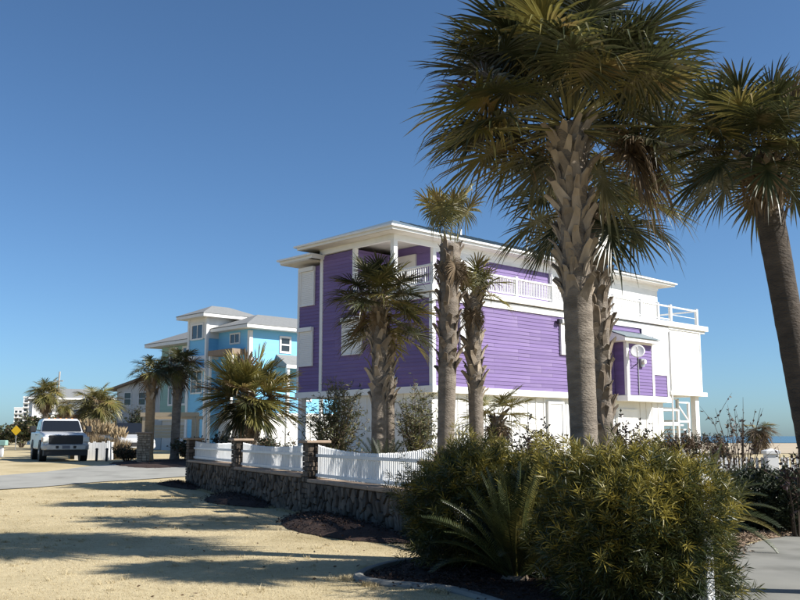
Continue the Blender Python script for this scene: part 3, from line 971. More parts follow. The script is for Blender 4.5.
def tower_block(label, px, Y, w, d, h, floors, cols, rz):
    T = empty('apartment_tower', ((px - 400) / 940 * Y, Y, .4), rz)
    tag(T, label, 'tower', 'white apartment towers on the horizon')
    B(T, 'wall', 'pale_wall', (-w / 2, w / 2, 0, d, 0, h))
    B(T, 'parapet', 'pale_wall', (-w / 2 - .3, w / 2 + .3, -.3, d + .3, h, h + 1.0))
    fh = (h - 3) / floors
    bl = MB().box(0, w / cols * .62, -.06, 0, 0, fh * .55).mesh('window')
    bl.materials.append(MATS['window_glass'])
    sl = MB().box(-w / 2, w / 2, -1.2, -.02, 0, .25).mesh('balcony_slab')
    sl.materials.append(MATS['pale_wall'])
    for f in range(floors):
        o = link('balcony_slab', sl, T)
        o.location = (0, 0, 2.4 + f * fh)
        for c in range(cols):
            o = link('window', bl, T)
            o.location = (-w / 2 + w * (c + .19) / cols, 0, 3 + f * fh)


blue_house()
teal_house()
white_house()
far_house('beach_house', 'distant white house with grey roof between the two far palms', 71, 125, 10, 0, 6.3, 7.6, 'pale_wall', 'shingle_roof')
far_house('cottage', 'small salmon pink cottage behind the pickup truck', 74, 80, 2.6, 0, 3.3, 3.9, 'salmon_wall', 'shingle_roof')
tower_block('taller white apartment tower on the left horizon', 30, 640, 11, 12, 27, 8, 3, R(14))
tower_block('lower white apartment block left of the taller tower', 19, 720, 9, 12, 22, 6, 3, R(14))


# ------------------------------------------------------------------ stone wall, pillars, fence
WRZ = math.atan2(WALL_D.y, WALL_D.x)
WALL = empty('stone_wall', W0, WRZ)
tag(WALL, 'low fieldstone garden wall with square stone pillars along the lawn', 'wall')
BAYS = [(.19, 5.31, .86), (5.69, 11.01, .80), (11.39, 16.71, .72)]


def clip(poly, p, q):
    """keep the part of poly nearer p than q"""
    mx, my = (p[0] + q[0]) / 2, (p[1] + q[1]) / 2
    nx, ny = q[0] - p[0], q[1] - p[1]
    out = []
    for i in range(len(poly)):
        a, b = poly[i], poly[(i + 1) % len(poly)]
        da = (a[0] - mx) * nx + (a[1] - my) * ny
        db = (b[0] - mx) * nx + (b[1] - my) * ny
        if da <= 0: out.append(a)
        if (da < 0 < db) or (db < 0 < da):
            t = da / (da - db)
            out.append((a[0] + (b[0] - a[0]) * t, a[1] + (b[1] - a[1]) * t))
    return out


def stone_face(parent, x0, x1, z0, z1, y, cw, ch, seed):
    rr = random.Random(seed)
    asp = .78
    sites = []
    nx = max(1, round((x1 - x0) / cw))
    nz_ = max(1, round((z1 - z0) / ch))
    for i in range(nx):
        for j in range(nz_):
            sites.append((x0 + (x1 - x0) * (i + .5 + rr.uniform(-.42, .42)) / nx,
                          (z0 + (z1 - z0) * (j + .5 + (.25 if i % 2 else -.25) * (1 if nz_ > 1 else 0) + rr.uniform(-.4, .4)) / nz_) * asp))
    for i, p in enumerate(sites):
        poly = [(x0, z0 * asp), (x1, z0 * asp), (x1, z1 * asp), (x0, z1 * asp)]
        for j, q in enumerate(sites):
            if j != i and (q[0] - p[0]) ** 2 + (q[1] - p[1]) ** 2 < (3.2 * cw) ** 2:
                poly = clip(poly, p, q)
                if len(poly) < 3: break
        if len(poly) < 3: continue
        pts = [(a, b / asp) for a, b in poly]
        cx_ = sum(a for a, b in pts) / len(pts)
        cz_ = sum(b for a, b in pts) / len(pts)
        # drop tiny edges, shrink for the joint
        pts = [pt for k, pt in enumerate(pts) if math.hypot(pt[0] - pts[k - 1][0], pt[1] - pts[k - 1][1]) > .02]
        if len(pts) < 3: continue

        def ring(off, dep):
            o = []
            for a, b in pts:
                dx, dz = a - cx_, b - cz_
                L = math.hypot(dx, dz)
                k = max(.25, 1 - off / L)
                o.append((cx_ + dx * k, y - dep, cz_ + dz * k))
            return o
        pr = rr.uniform(.03, .085)
        n = len(pts)
        tilt = (rr.uniform(-.1, .1), rr.uniform(-.12, .12))
        r0, r1, r2 = ring(.011, -.02), ring(.013, pr * .6), ring(.036, pr)
        r2 = [(a, b + (a - cx_) * tilt[0] + (c - cz_) * tilt[1], c) for a, b, c in r2]
        b_ = MB().add(r0 + r1 + r2, [tuple(range(2 * n, 3 * n))] + [(k, (k + 1) % n, n + (k + 1) % n, n + k) for k in range(n)] + [(n + k, n + (k + 1) % n, 2 * n + (k + 1) % n, 2 * n + k) for k in range(n)])
        b_.build('stone', 'stone', parent)


for i, (a, b, zc) in enumerate(BAYS):
    core = B(WALL, 'wall_core', 'mortar', (a - .15, b + .15, -.15, .15, -.2, zc - .07))
    stone_face(core, a, b, -.02, zc - .07, -.15, .165, .21, 20 + i)
    n = 5
    for k in range(n):
        u0, u1 = a + (b - a) * k / n, a + (b - a) * (k + 1) / n
        B(core, 'coping', 'cap_stone', (u0 + .006, u1 - .006, -.235, .215, zc - .07, zc), bevel=.012)


def pillar(parent, x, y, zt, w=.38, seed=0, z0=-.1, sm='stone'):
    rr = random.Random(seed)
    core = B(parent, 'pillar', 'mortar', (x - w / 2 + .03, x + w / 2 - .03, y - w / 2 + .03, y + w / 2 - .03, z0, zt - .06))
    z = z0
    while z < zt - .09:
        h = min(rr.uniform(.07, .14), zt - .06 - z)
        if zt - .06 - z - h < .05: h = zt - .06 - z
        for face in range(4):
            u = -w / 2
            while u < w / 2 - .01:
                l = min(rr.uniform(.10, .24), w / 2 - u)
                if w / 2 - u - l < .06: l = w / 2 - u
                pr = rr.uniform(.0, .025)
                e, d0, d1 = .006, w / 2 - .035, w / 2 + pr
                uu0, uu1 = u + e, u + l - e
                if face == 0: q = (x + uu0, x + uu1, y - d1, y - d0, z + e, z + h - e)
                elif face == 1: q = (x + uu0, x + uu1, y + d0, y + d1, z + e, z + h - e)
                elif face == 2: q = (x - d1, x - d0, y + uu0, y + uu1, z + e, z + h - e)
                else: q = (x + d0, x + d1, y + uu0, y + uu1, z + e, z + h - e)
                B(core, 'stone', sm, q, bevel=.009)
                u += l
        z += h
    B(core, 'pillar_cap', 'cap_stone', (x - w / 2 - .085, x + w / 2 + .085, y - w / 2 - .085, y + w / 2 + .085, zt - .06, zt), bevel=.014)
    return core


for k, (x, zt) in enumerate(((0, 1.54), (5.5, 1.53), (11.2, 1.51), (16.9, 1.22))):
    pillar(WALL, x, 0, zt, seed=40 + k)


PICK = {}


def picket_mesh(h, w=.042):
    key = (round(h, 2), w)
    if key not in PICK:
        h = key[0]
        b = MB()
        t = .011
        b.add([(-w / 2, -t, 0), (w / 2, -t, 0), (w / 2, -t, h - .03), (0, -t, h), (-w / 2, -t, h - .03), (-w / 2, t, 0), (w / 2, t, 0), (w / 2, t, h - .03), (0, t, h), (-w / 2, t, h - .03)],
              [(0, 1, 2, 3, 4), (9, 8, 7, 6, 5), (0, 5, 6, 1), (1, 6, 7, 2), (2, 7, 8, 3), (3, 8, 9, 4), (4, 9, 5, 0)])
        me = b.mesh('picket')
        me.materials.append(MATS['fence_vinyl'])
        PICK[key] = me
    return PICK[key]


def fence(label, a, b, z0, ztop, sag, step=.078, root=None, rails=(.1, .36), w=.038, flat=False, cat='fence', group=None):
    """picket panel along local x of root frame"""
    loc, rz = root
    Fn = empty('picket_fence', loc, rz)
    tag(Fn, label, cat, group)
    for h in rails:
        B(Fn, 'rail', 'fence_vinyl', (a + .01, b - .01, -.05, -.012, z0 + h - .03, z0 + h + .03))
    x = a + step * .6
    while x < b - .02:
        u = (x - a) / (b - a)
        zt = ztop - sag * (1 - (2 * u - 1) ** 2)
        o = link('picket', picket_mesh(zt - z0 - .03, w), Fn)
        o.location = (x, 0, z0 + .03)
        x += step
    return Fn


FR = (W0, WRZ)
for (a, b, zc), zt, sg, lb in zip(BAYS, (1.44, 1.43, 1.42), (.05, .08, .13),
                                 ('white scalloped picket fence panel on the farthest bay of the stone wall',
                                  'white scalloped picket fence panel on the middle bay of the stone wall',
                                  'white scalloped picket fence panel on the nearest bay of the stone wall')):
    fence(lb, a + .01, b - .01, zc, zt, sg, root=FR, group='picket panels on the stone wall', rails=(.08, zt - zc - .22))
fence('white picket fence standing on the ground behind the front hedge', 17.12, 22.4, .05, 1.1, .08, root=FR, step=.09, rails=(.2, .85), group='picket panels on the stone wall')


def fence_post(label, loc, h, w=.12, rz=0.0):
    P = empty('fence_post', loc, rz)
    tag(P, label, 'post')
    B(P, 'shaft', 'white_paint', (-w / 2, w / 2, -w / 2, w / 2, -.1, h - .09), bevel=.006)
    c = MB().box(-w * .62, w * .62, -w * .62, w * .62, h - .09, h - .03)
    c.add([(-w * .62, -w * .62, h - .03), (w * .62, -w * .62, h - .03), (w * .62, w * .62, h - .03), (-w * .62, w * .62, h - .03), (0, 0, h + .02)], [(0, 1, 4), (1, 2, 4), (2, 3, 4), (3, 0, 4)])
    c.build('post_cap', 'white_paint', P)


fence_post('white fence post with square cap at the right end of the front hedge', (2.76, 8.64, 0), 1.25, .095, WRZ)
# right-hand picket fence
fence('white picket fence in shade at the right beyond the garden path', 0, 3.9, .1, 1.16, 0, root=((6.2, 20.0, 0), R(2)), step=.11, rails=(.2, .8), w=.06)
fence_post('white capped fence post in the shaded picket fence at the right', (7.85, 19.95, 0), 1.32, .24, 0)
# small picket and planter wall by the purple house
fence('short white picket panel between two palm trunks near the purple house', 0, 1.0, .9, 1.95, 0, root=((1.45, 27.0, 0), R(10)), step=.1, rails=(.15, .75), w=.05)
PW = empty('planter_wall', (-1.9, 23.2, 0), R(-2))
tag(PW, 'low tan stone planter wall in front of the purple house', 'wall')
pc = B(PW, 'wall_core', 'mortar', (.3, 5.4, -.1, .15, -.1, 1.12))
stone_face(pc, .3, 5.4, 0, 1.12, -.1, .42, .2, 77)
for k in range(5):
    B(pc, 'coping', 'cap_stone', (.28 + k * 1.02, .28 + k * 1.02 + 1.01, -.2, .25, 1.12, 1.2), bevel=.01)

GP = empty('gate_pillar', (-11.12, 40.8, g(0, 40.8)), R(20))
tag(GP, 'square stone gate pillar with tan cap across the driveway', 'pillar')
pillar(GP, 0, 0, 1.32, w=.5, seed=91, z0=-.1, sm='stone_pale')


# ------------------------------------------------------------------ palms
def frond_mesh(name, elev, seed, n=38, pet=1.0, bl=1.0, spread=150, droop=.25, m='palm_leaf', cup=.25, wk=.95, fuse=.45):
    """costapalmate fan leaf with folded segments; its rise angle and gravity droop are part of the shape"""
    r = random.Random(seed)
    e = R(elev)
    V, F, MI = [], [], []

    def add(vs_, fs, mi=0):
        k = len(V)
        V.extend(vs_)
        F.extend([tuple(i + k for i in q) for q in fs])
        MI.extend([mi] * len(fs))
    # petiole: bends slightly down along its length
    pts = []
    P = Vector((0, 0, 0))
    ang = e
    steps = 6
    for k in range(steps + 1):
        pts.append(P.copy())
        d = Vector((math.cos(ang), 0, math.sin(ang)))
        P = P + d * pet / steps
        ang -= droop * .12 * max(.15, math.cos(ang))
    tb = MB().tube(pts, [.024 - .012 * k / steps for k in range(steps + 1)], 4, cap=False)
    add([Vector(v) for v in tb.v], tb.f, 1)
    # costa
    cp, cd = [pts[-1]], [ang]
    cl = .42 * bl
    for k in range(6):
        d = Vector((math.cos(ang), 0, math.sin(ang)))
        cp.append(cp[-1] + d * cl / 6)
        ang -= droop * .28
        cd.append(ang)
    side = Vector((0, 1, 0))
    dphi = R(2 * spread) / n
    roll = r.uniform(-.35, .35)
    for i in range(n):
        u = -1 + 2 * (i + .5) / n
        phi = u * R(spread)
        c = max(0.0, 1 - abs(u) * 1.25) * 6
        ci = min(int(c), 5)
        base = cp[ci].lerp(cp[ci + 1], c - ci)
        a = cd[ci]
        T = Vector((math.cos(a), 0, math.sin(a)))
        Nn = Vector((-math.sin(a), 0, math.cos(a)))
        S = (side * math.cos(roll) + Nn * math.sin(roll)).normalized()
        N2 = T.cross(S).normalized()
        if N2.z < 0 and abs(a) < 1.3: N2 = -N2
        dr = T * math.cos(phi) + S * math.sin(phi) + N2 * cup * abs(math.sin(phi)) + Vector((r.uniform(-.05, .05), r.uniform(-.05, .05), r.uniform(-.05, .05)))
        dr.normalize()
        L = bl * (.70 + .30 * math.cos(u * math.pi / 2)) * r.uniform(.88, 1.08)
        wl = dr.cross(N2)
        wl.normalize()
        nl = wl.cross(dr).normalized()
        w = 2 * L * fuse * math.tan(dphi / 2) * wk + .006
        dp = droop * r.uniform(.6, 1.6)
        if r.random() < .12: dp += .4
        down = Vector((0, 0, -1))
        secs = []
        for (q, ww, fold) in ((.0, .035 * bl, .1), (fuse * .35, w * .5 + .012, .35), (fuse, w, .42), (fuse + (1 - fuse) * .52, w * .62, .5)):
            p = base + dr * L * q + down * dp * L * q * q * .8
            secs.append((p - wl * ww * .5, p - nl * ww * fold * .6, p + wl * ww * .5))
        tip = base + dr * L * (1 - .12 * dp) + down * dp * L * .95
        vs_ = [*secs[0], *secs[1], *secs[2], *secs[3], tip]
        fs = [(0, 1, 4, 3), (1, 2, 5, 4), (3, 4, 7, 6), (4, 5, 8, 7), (6, 7, 10, 9), (7, 8, 11, 10), (9, 10, 12), (10, 11, 12)]
        add(vs_, fs, 0)
    me = bpy.data.meshes.new(name)
    me.from_pydata([tuple(v) for v in V], [], F)
    me.polygons.foreach_set('material_index', MI)
    me.materials.append(MATS[m])
    me.materials.append(MATS['petiole'])
    me.update()
    return me


FCACHE = {}


def get_frond(elev, seed, **kw):
    elev = int(round(elev / 12.0) * 12)
    key = (elev, seed % 2, tuple(sorted(kw.items())))
    if key not in FCACHE:
        FCACHE[key] = frond_mesh('frond', elev, hash((elev, seed % 2)) & 0xffff, **kw)
    return FCACHE[key]


def boot_mesh(L, w, name='leaf_base', m='boot'):
    """split stub of an old leaf stalk"""
    b = MB()
    t = w * .3
    b.hexa([(-w * .5, 0, 0), (w * .5, 0, 0), (w * .5, -t, 0), (-w * .5, -t, 0), (-w * .33, L * .22, L * .75), (w * .33, L * .22, L * .75), (w * .30, L * .22 - t * .5, L * .78), (-w * .30, L * .22 - t * .5, L * .78)])
    b.hexa([(-w * .33, L * .22, L * .75), (w * .33, L * .22, L * .75), (w * .30, L * .22 - t * .5, L * .78), (-w * .30, L * .22 - t * .5, L * .78),
            (-w * .30, L * .42, L), (w * .12, L * .46, L * 1.06), (w * .12, L * .42, L * 1.08), (-w * .30, L * .38, L * 1.02)])
    me = b.mesh(name)
    me.materials.append(MATS[m])
    return me


def palm(label, base, top, r0=.17, r1=.15, n=34, size=1.0, pet=1.0, seed=0, boots=None, boot_m='boot', boot_L=.3, trunk_m='trunk',
         elev=(80, -50), dry=4, leaf='palm_leaf', nseg=38, droop=.25, spread=150, az=None, flare=1.25, bend=0.0, name='palm_tree', crown_h=.4, skip=None, cup=.25, boot_n=10, group=None, fuse=.45, extra=(), dry_el=(-78, -50), dry_s=1.0, mix=(.28, .07), dry_az=None, bl=1.0):
    rr = random.Random(seed)
    base, top = Vector(base), Vector(top)
    Pm = empty(name, base)
    tag(Pm, label, 'palm tree', group)
    t = top - base
    H = t.length
    path, rad = [], []
    N = max(8, int(H / .07))
    for k in range(N + 1):
        u = k / N
        p = t * u + Vector((bend * math.sin(math.pi * u), 0, 0))
        path.append(p)
        r_ = r0 + (r1 - r0) * u
        r_ *= 1 + (flare - 1) * max(0, 1 - u * H / .35) + rr.uniform(-.022, .022)
        rad.append(r_)
    path[0] = path[0] - Vector((0, 0, .25))
    MB().tube(path, rad, 16).build('trunk', trunk_m, Pm, smooth=True)
    if boots:
        z0, z1 = boots
        bme = [boot_mesh(boot_L * q, .155 * q2 * (r0 / .17), m=boot_m) for q, q2 in ((1, 1), (.8, 1.15), (1.2, .9))]
        z = z0
        k = 0
        while z < z1:
            u = min(z / H, 1)
            p = t * u + Vector((bend * math.sin(math.pi * u), 0, 0))
            a = k * GOLD * 1.0
            rad_ = (r0 + (r1 - r0) * u) * .88
            o = link('leaf_base', bme[k % 3], Pm)
            o.location = p + Vector((math.cos(a) * rad_, math.sin(a) * rad_, 0))
            o.rotation_euler = (rr.uniform(-.12, .22), rr.choice((-1, 1)) * rr.uniform(.1, .55), a - math.pi / 2)
            s_ = rr.uniform(.8, 1.2)
            o.scale = (s_, s_, s_ * rr.uniform(.85, 1.15))
            k += 1
            z += 1.0 / boot_n * .36
    # crown
    for k in range(n + dry):
        is_dry = k >= n
        f = (k + .5) / n if not is_dry else 1.0
        el = elev[0] + (elev[1] - elev[0]) * f ** .85 + rr.uniform(-8, 8)
        a = k * GOLD + rr.uniform(-.25, .25)
        if is_dry:
            el = rr.uniform(*dry_el)
            if dry_az: a = R(rr.uniform(*dry_az))
        if az and az(math.degrees(a) % 360, el): continue
        s_ = size * rr.uniform(.88, 1.1) * (dry_s if is_dry else 1)
        q_ = rr.random()
        lf = 'palm_leaf_dry' if is_dry or q_ < mix[1] else ('palm_leaf_yellow' if q_ < mix[0] + mix[1] else leaf)
        me = get_frond(max(-76, min(84, el)), k, n=nseg, pet=pet, bl=bl, droop=droop if not is_dry else .42, m=lf, spread=spread, cup=cup, fuse=fuse)
        o = link('frond', me, Pm)
        if is_dry: o['label'] = 'dry brown hanging frond'
        hh = (1 - f) * crown_h * size
        o.location = t + Vector((math.cos(a) * r1 * .7, math.sin(a) * r1 * .7, hh - .1))
        o.rotation_euler = (rr.uniform(-.12, .12), 0, a)
        o.scale = (s_, s_, s_)
    for k, (a_, el) in enumerate(extra):
        o = link('frond', get_frond(el, k, n=nseg, pet=pet, bl=bl, droop=droop, m=leaf, spread=spread, cup=cup, fuse=fuse), Pm)
        o.location = t + Vector((0, 0, .05))
        o.rotation_euler = (0, 0, R(a_))
        o.scale = (size, size, size)
    return Pm


palm('tall front palm with grey trunk and criss-cross leaf stubs, largest crown', (2.38, 12.0, 0), (2.27, 12.0, 5.72), .172, .2, n=84, size=.95, pet=1.0, bl=.88, seed=1,
     boots=(3.25, 5.6), boot_L=.29, dry=6, elev=(84, -7), boot_n=17, nseg=46, spread=158, droop=.2, dry_el=(-28, -8), dry_s=.82, dry_az=(-35, 25), mix=(.30, .05), cup=.12,
     az=lambda a, e: e < 12 and 215 < a < 325)
palm('dark shaggy-trunked palm just behind the tallest front palm', (3.5, 16.0, 0), (3.42, 16.0, 5.62), .165, .165, n=26, size=.9, pet=.8, bl=.85, seed=2, boots=(1.0, 5.6), boot_L=.28, boot_m='boot_dark', dry=0,
     elev=(40, -28), boot_n=11, droop=.2, nseg=44, spread=160, mix=(.1, 0), cup=.12)
palm('leaning palm with shade coloured into its trunk at the right edge', (4.46, 9.8, 0), (3.95, 9.9, 4.68), .13, .15, n=54, size=.57, pet=.72, bl=.85, seed=3, boots=(3.9, 4.65), boot_m='boot_dark', boot_L=.32, boot_n=15, dry=5, elev=(84, -24), nseg=44, spread=155, droop=.18,
     dry_s=.55, dry_el=(-80, -66), mix=(.2, .03), cup=.15, trunk_m='trunk_shade')
palm('slender tall palm with narrow drooping crown left of the front palm', (.93, 20, 0), (1.10, 20, 5.75), .165, .22, n=8, size=.60, pet=1.15, seed=4, boots=(2.9, 5.7), boot_m='boot_dark', boot_L=.3, dry=9,
     elev=(89, 70), boot_n=10, flare=1.0, dry_el=(-86, -74), dry_s=.55, leaf='palm_leaf_yellow')
palm('short-crowned palm with patterned trunk in front of the lilac siding', (1.70, 20.5, 0), (1.62, 20.5, 4.65), .15, .17, n=9, size=.5, pet=.8, seed=5, boots=(2.4, 4.75), boot_L=.26, dry=7, elev=(88, 62), boot_n=11,
     leaf='palm_leaf_yellow', trunk_m='trunk', extra=((-8, 38), (-25, 2)), dry_el=(-84, -66), dry_s=.6)
palm('palm with pale trunk and two-tier crown before the shaded purple wall', (-.47, 21, 0), (-.48, 21, 4.65), .17, .16, n=36, size=.66, pet=.68, bl=.85, seed=6, boots=(2.3, 4.6), dry=2, boot_L=.3, elev=(80, -20), boot_n=9, droop=.17, dry_s=.7)
palm('shorter palm half hidden behind the pale-trunked palm', (-.22, 22.2, 0), (-.28, 22.2, 4.15), .12, .12, n=22, size=.70, pet=.7, bl=.85, seed=7, boots=(2.2, 3.9), dry=1, elev=(30, -22), droop=.17, dry_s=.7)
palm('bushy yellow-green fan palm behind the picket fence', (-4.45, 28.2, 0), (-4.6, 28.2, 2.7), .24, .24, n=46, size=.84, pet=.5, seed=8, boots=(.5, 2.7), boot_m='boot_dark', dry=3, elev=(80, -16),
     leaf='palm_leaf', nseg=44, droop=.12, spread=88, fuse=.72, dry_s=.7, mix=(.85, .08), extra=((188, -34), (228, -44), (-4, -22), (-38, -38), (262, -40)))
palm('small windmill palm with shaggy brown skirt by the white garage wall', (2.63, 26, 0), (2.68, 26, 2.15), .14, .15, n=14, size=.58, pet=.6, seed=9, boots=(.4, 2.1), boot_m='boot_dark', dry=7, elev=(60, -12),
     leaf='palm_leaf_yellow', droop=.15, dry_s=.7, fuse=.55, spread=110)
palm('palm with tan trunk beside the far stone gate pillar', (-11.0, 41.2, .43), (-10.98, 41.2, 4.4), .21, .2, n=20, size=.58, pet=.5, seed=10, trunk_m='trunk_tan', dry=2, elev=(75, -22), boots=(2.6, 3.6), boot_n=6)
palm('dark palm right of the tan-trunked palm before the green house', (-10.17, 42.5, .45), (-10.12, 42.5, 4.75), .2, .2, n=24, size=.64, pet=.55, seed=11, dry=3, elev=(75, -30), boots=(2.6, 4), boot_m='boot_dark', boot_n=6)
palm('far palm with round crown above the pickup truck', (-28.4, 75, .45), (-28.4, 75, 4.95), .22, .22, n=34, size=.85, pet=.5, seed=12, dry=6, elev=(80, -60), leaf='palm_leaf_yellow')
palm('far stout palm left of the round-crowned palm trunk', (-26.9, 75.5, .45), (-27.0, 75.5, 4.0), .2, .2, n=18, size=.55, pet=.5, seed=13, dry=5, elev=(60, -60), leaf='palm_leaf_yellow')
palm('bushy palm behind the ornamental grasses', (-16.2, 50, .45), (-16.3, 50, 3.25), .2, .2, n=28, size=.75, pet=.6, seed=14, dry=4, elev=(75, -45), leaf='palm_leaf_yellow')
palm('dark small palm between the truck and the bushy palm', (-17.3, 53, .45), (-17.3, 53, 3.0), .18, .18, n=20, size=.62, pet=.6, seed=15, dry=4, elev=(60, -50))
palm('dark palm at the left wall of the white house', (-17.4, 54, .45), (-16.9, 54, 3.4), .16, .16, n=18, size=.65, pet=.5, seed=16, dry=2, elev=(60, -50))
palm('tiny wind-bent palm on the sand near the horizon', (22.6, 60, .45), (22.9, 60, 1.9), .16, .16, n=16, size=.7, pet=.4, seed=17, dry=8, elev=(40, -30), leaf='palm_leaf_dry')


# ------------------------------------------------------------------ cycads and spiky plants
def cycad_frond(elev, seed, L=1.0, n=44, m='cycad_leaf', leaf=.13, arch=1.1):
    r = random.Random(seed)
    ang = R(elev)
    P = Vector((0, 0, 0))
    pts, angs = [], []
    K = 12
    for k in range(K + 1):
        pts.append(P.copy())
        angs.append(ang)
        P = P + Vector((math.cos(ang), 0, math.sin(ang))) * L / K
        ang -= arch / K * max(.1, math.cos(ang)) * (.5 + k / K)
    V, F = [], []
    tb = MB().tube(pts, [.011 * (1 - .8 * k / K) + .002 for k in range(K + 1)], 4, cap=False)
    V += [Vector(v) for v in tb.v]
    F += tb.f
    for i in range(n):
        u = .12 + .88 * i / (n - 1)
        f = u * K
        ci = min(int(f), K - 1)
        b = pts[ci].lerp(pts[ci + 1], f - ci)
        a = angs[ci]
        T = Vector((math.cos(a), 0, math.sin(a)))
        Nn = Vector((-math.sin(a), 0, math.cos(a)))
        for s in (-1, 1):
            l = leaf * L * (math.sin(math.pi * min(1, u * .85 + .12)) * .75 + .3) * r.uniform(.9, 1.1)
            d = (Vector((0, s, 0)) * .85 + T * .5 + Nn * .35 + Vector((r.uniform(-.06, .06),) * 3)).normalized()
            w = T * .0075 * L
            k = len(V)
            w = w * .72
            V += [b - w, b + d * l * .5 - w * 1.1 + Nn * .004, b + d * l, b + d * l * .5 + w * 1.1 + Nn * .004, b + w]
            F += [(k, k + 1, k + 2, k + 3, k + 4)]
    me = bpy.data.meshes.new('frond')
    me.from_pydata([tuple(v) for v in V], [], F)
    me.materials.append(MATS[m])
    me.update()
    return me


def cycad(label, base, n=36, L=1.0, seed=0, m='cycad_leaf', m2='cycad_yellow', elev=(78, -5), trunk=.35, cat='cycad', name='sago_palm', arch=1.1):
    rr = random.Random(seed)
    C = empty(name, base)
    tag(C, label, cat)
    MB().tube([(0, 0, -.1), (0, 0, trunk * .5), (0, 0, trunk)], [.15, .17, .13], 12).build('trunk', 'boot_dark', C, smooth=True)
    cache = {}
    for k in range(n):
        f = (k + .5) / n
        el = int(round((elev[0] + (elev[1] - elev[0]) * f + rr.uniform(-6, 6)) / 10) * 10)
        mm = m2 if rr.random() < .18 else m
        key = (el, k % 2, mm)
        if key not in cache: cache[key] = cycad_frond(el, hash(key[:2]) & 0xfff, L, m=mm, arch=arch)
        o = link('frond', cache[key], C)
        a = k * GOLD + rr.uniform(-.2, .2)
        o.location = (math.cos(a) * .07, math.sin(a) * .07, trunk - .04 + .08 * (1 - f))
        o.rotation_euler = (rr.uniform(-.2, .2), 0, a)
        s_ = rr.uniform(.85, 1.1)
        o.scale = (s_, s_, s_)
    return C


cycad('sago palm with long arching fronds between the two front hedge shrubs', (1.24, 10.35, .0), 56, 1.12, 1, trunk=.12, elev=(87, 36))
cycad('dark sago palm beside the garden path behind the front hedge', (4.35, 13.7, .03), 40, 1.0, 2, trunk=.4, elev=(75, 5))
cycad('pale dry sago palm behind the middle fence pillar', (-2.3, 22.9, .3), 26, .62, 3, 'cycad_pale', 'cycad_pale', trunk=.65, elev=(60, 5))
cycad('dark spiky sago palm at the foot of the pale-trunked palm', (-.35, 19.7, .3), 30, .75, 4, 'dark_leaf', 'dark_leaf', trunk=.6, elev=(75, 5), arch=.5)


# ------------------------------------------------------------------ shrubs
def shrub_points(r, c, rad, n, lo=.55, lumps=.16, zmin=.03, nl=34):
    """points filling the outer part of a lumpy ellipsoid; returns points and outward directions"""
    D = unit(r.normal(size=(n, 3)))
    ld = unit(r.normal(size=(nl, 3)))
    la = r.uniform(-.4, 1.0, nl) * lumps
    k = .9 + (np.exp(-(1 - D @ ld.T) * 26) * la).sum(1) + np.abs(r.normal(size=n)) * .035
    u = lo + (1 - lo) * r.random(n) ** .6
    u = np.where(r.random(n) < .05, r.uniform(1.02, 1.2, n), u)
    P = np.array(c) + D * np.array(rad) * (k * u)[:, None]
    keep = P[:, 2] > zmin
    return P[keep], D[keep], u[keep]


def tuft_shrub(name, label, c, rad, n, leaf=(.085, .14), w=.0095, per=24, mats=('yew_leaf', 'yew_leaf_mid', 'yew_leaf_new_lit'), prob=(.36, .34, .32),
               seed=0, cat='shrub', group=None, lo=.5, base=None, lumps=.34, top_new_lit=True, droop=.15, shoots=True):
    r = np.random.default_rng(seed)
    Sx = empty(name, base or (c[0], c[1], 0))
    off = np.array(Sx.location)
    tag(Sx, label, cat, group)
    P, D, u = shrub_points(r, np.array(c) - off, rad, n, lo, lumps)
    ax = unit(D * .75 + [0, 0, .75] + r.normal(size=P.shape) * .28)
    m = len(P)
    zt = (P[:, 2] - P[:, 2].min()) / np.ptp(P[:, 2])
    q = r.random(m)
    pn = prob[2] * (.15 + 2.2 * zt ** 2) if top_new_lit else np.full(m, prob[2])  # new growth favours the top, share raised to paint in sunlight
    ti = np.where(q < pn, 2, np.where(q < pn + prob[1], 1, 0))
    # leaves spiral round each shoot tip
    per_i = np.repeat(np.arange(m), per)
    k = np.tile(np.arange(per), m)
    a = k * GOLD + r.random(m)[per_i] * 6.28
    A = ax[per_i]
    s1 = unit(np.cross(A, [0.31, .17, .93]))
    s2 = np.cross(A, s1)
    th = np.radians(30 + 45 * (k / per)) + r.normal(size=len(k)) * .2
    Dl = A * np.cos(th)[:, None] + (s1 * np.cos(a)[:, None] + s2 * np.sin(a)[:, None]) * np.sin(th)[:, None]
    sl = r.uniform(.06, .2, m) if shoots else np.full(m, .07)
    Pl = P[per_i] + A * (sl[per_i] * (1 - k / per))[:, None]
    L = r.uniform(leaf[0], leaf[1], len(k))
    V, F = leaf_quads(Pl, Dl, L, w, droop, r)
    me = np_mesh('foliage', V, F, list(mats), ti[per_i])
    link('foliage', me, Sx)
    # branches
    b = MB()
    rr = random.Random(seed)
    for j in range(14):
        i = rr.randrange(m)
        p = Vector(P[i])
        s0 = Vector((rr.uniform(-.12, .12), rr.uniform(-.12, .12), -.05))
        s0 += Vector((c[0] - off[0], c[1] - off[1], 0))
        b.tube([s0, s0.lerp(p, .45) + Vector((0, 0, .12)), p], [.022, .014, .005], 6)
    b.build('branch', 'twig', Sx)
    return Sx


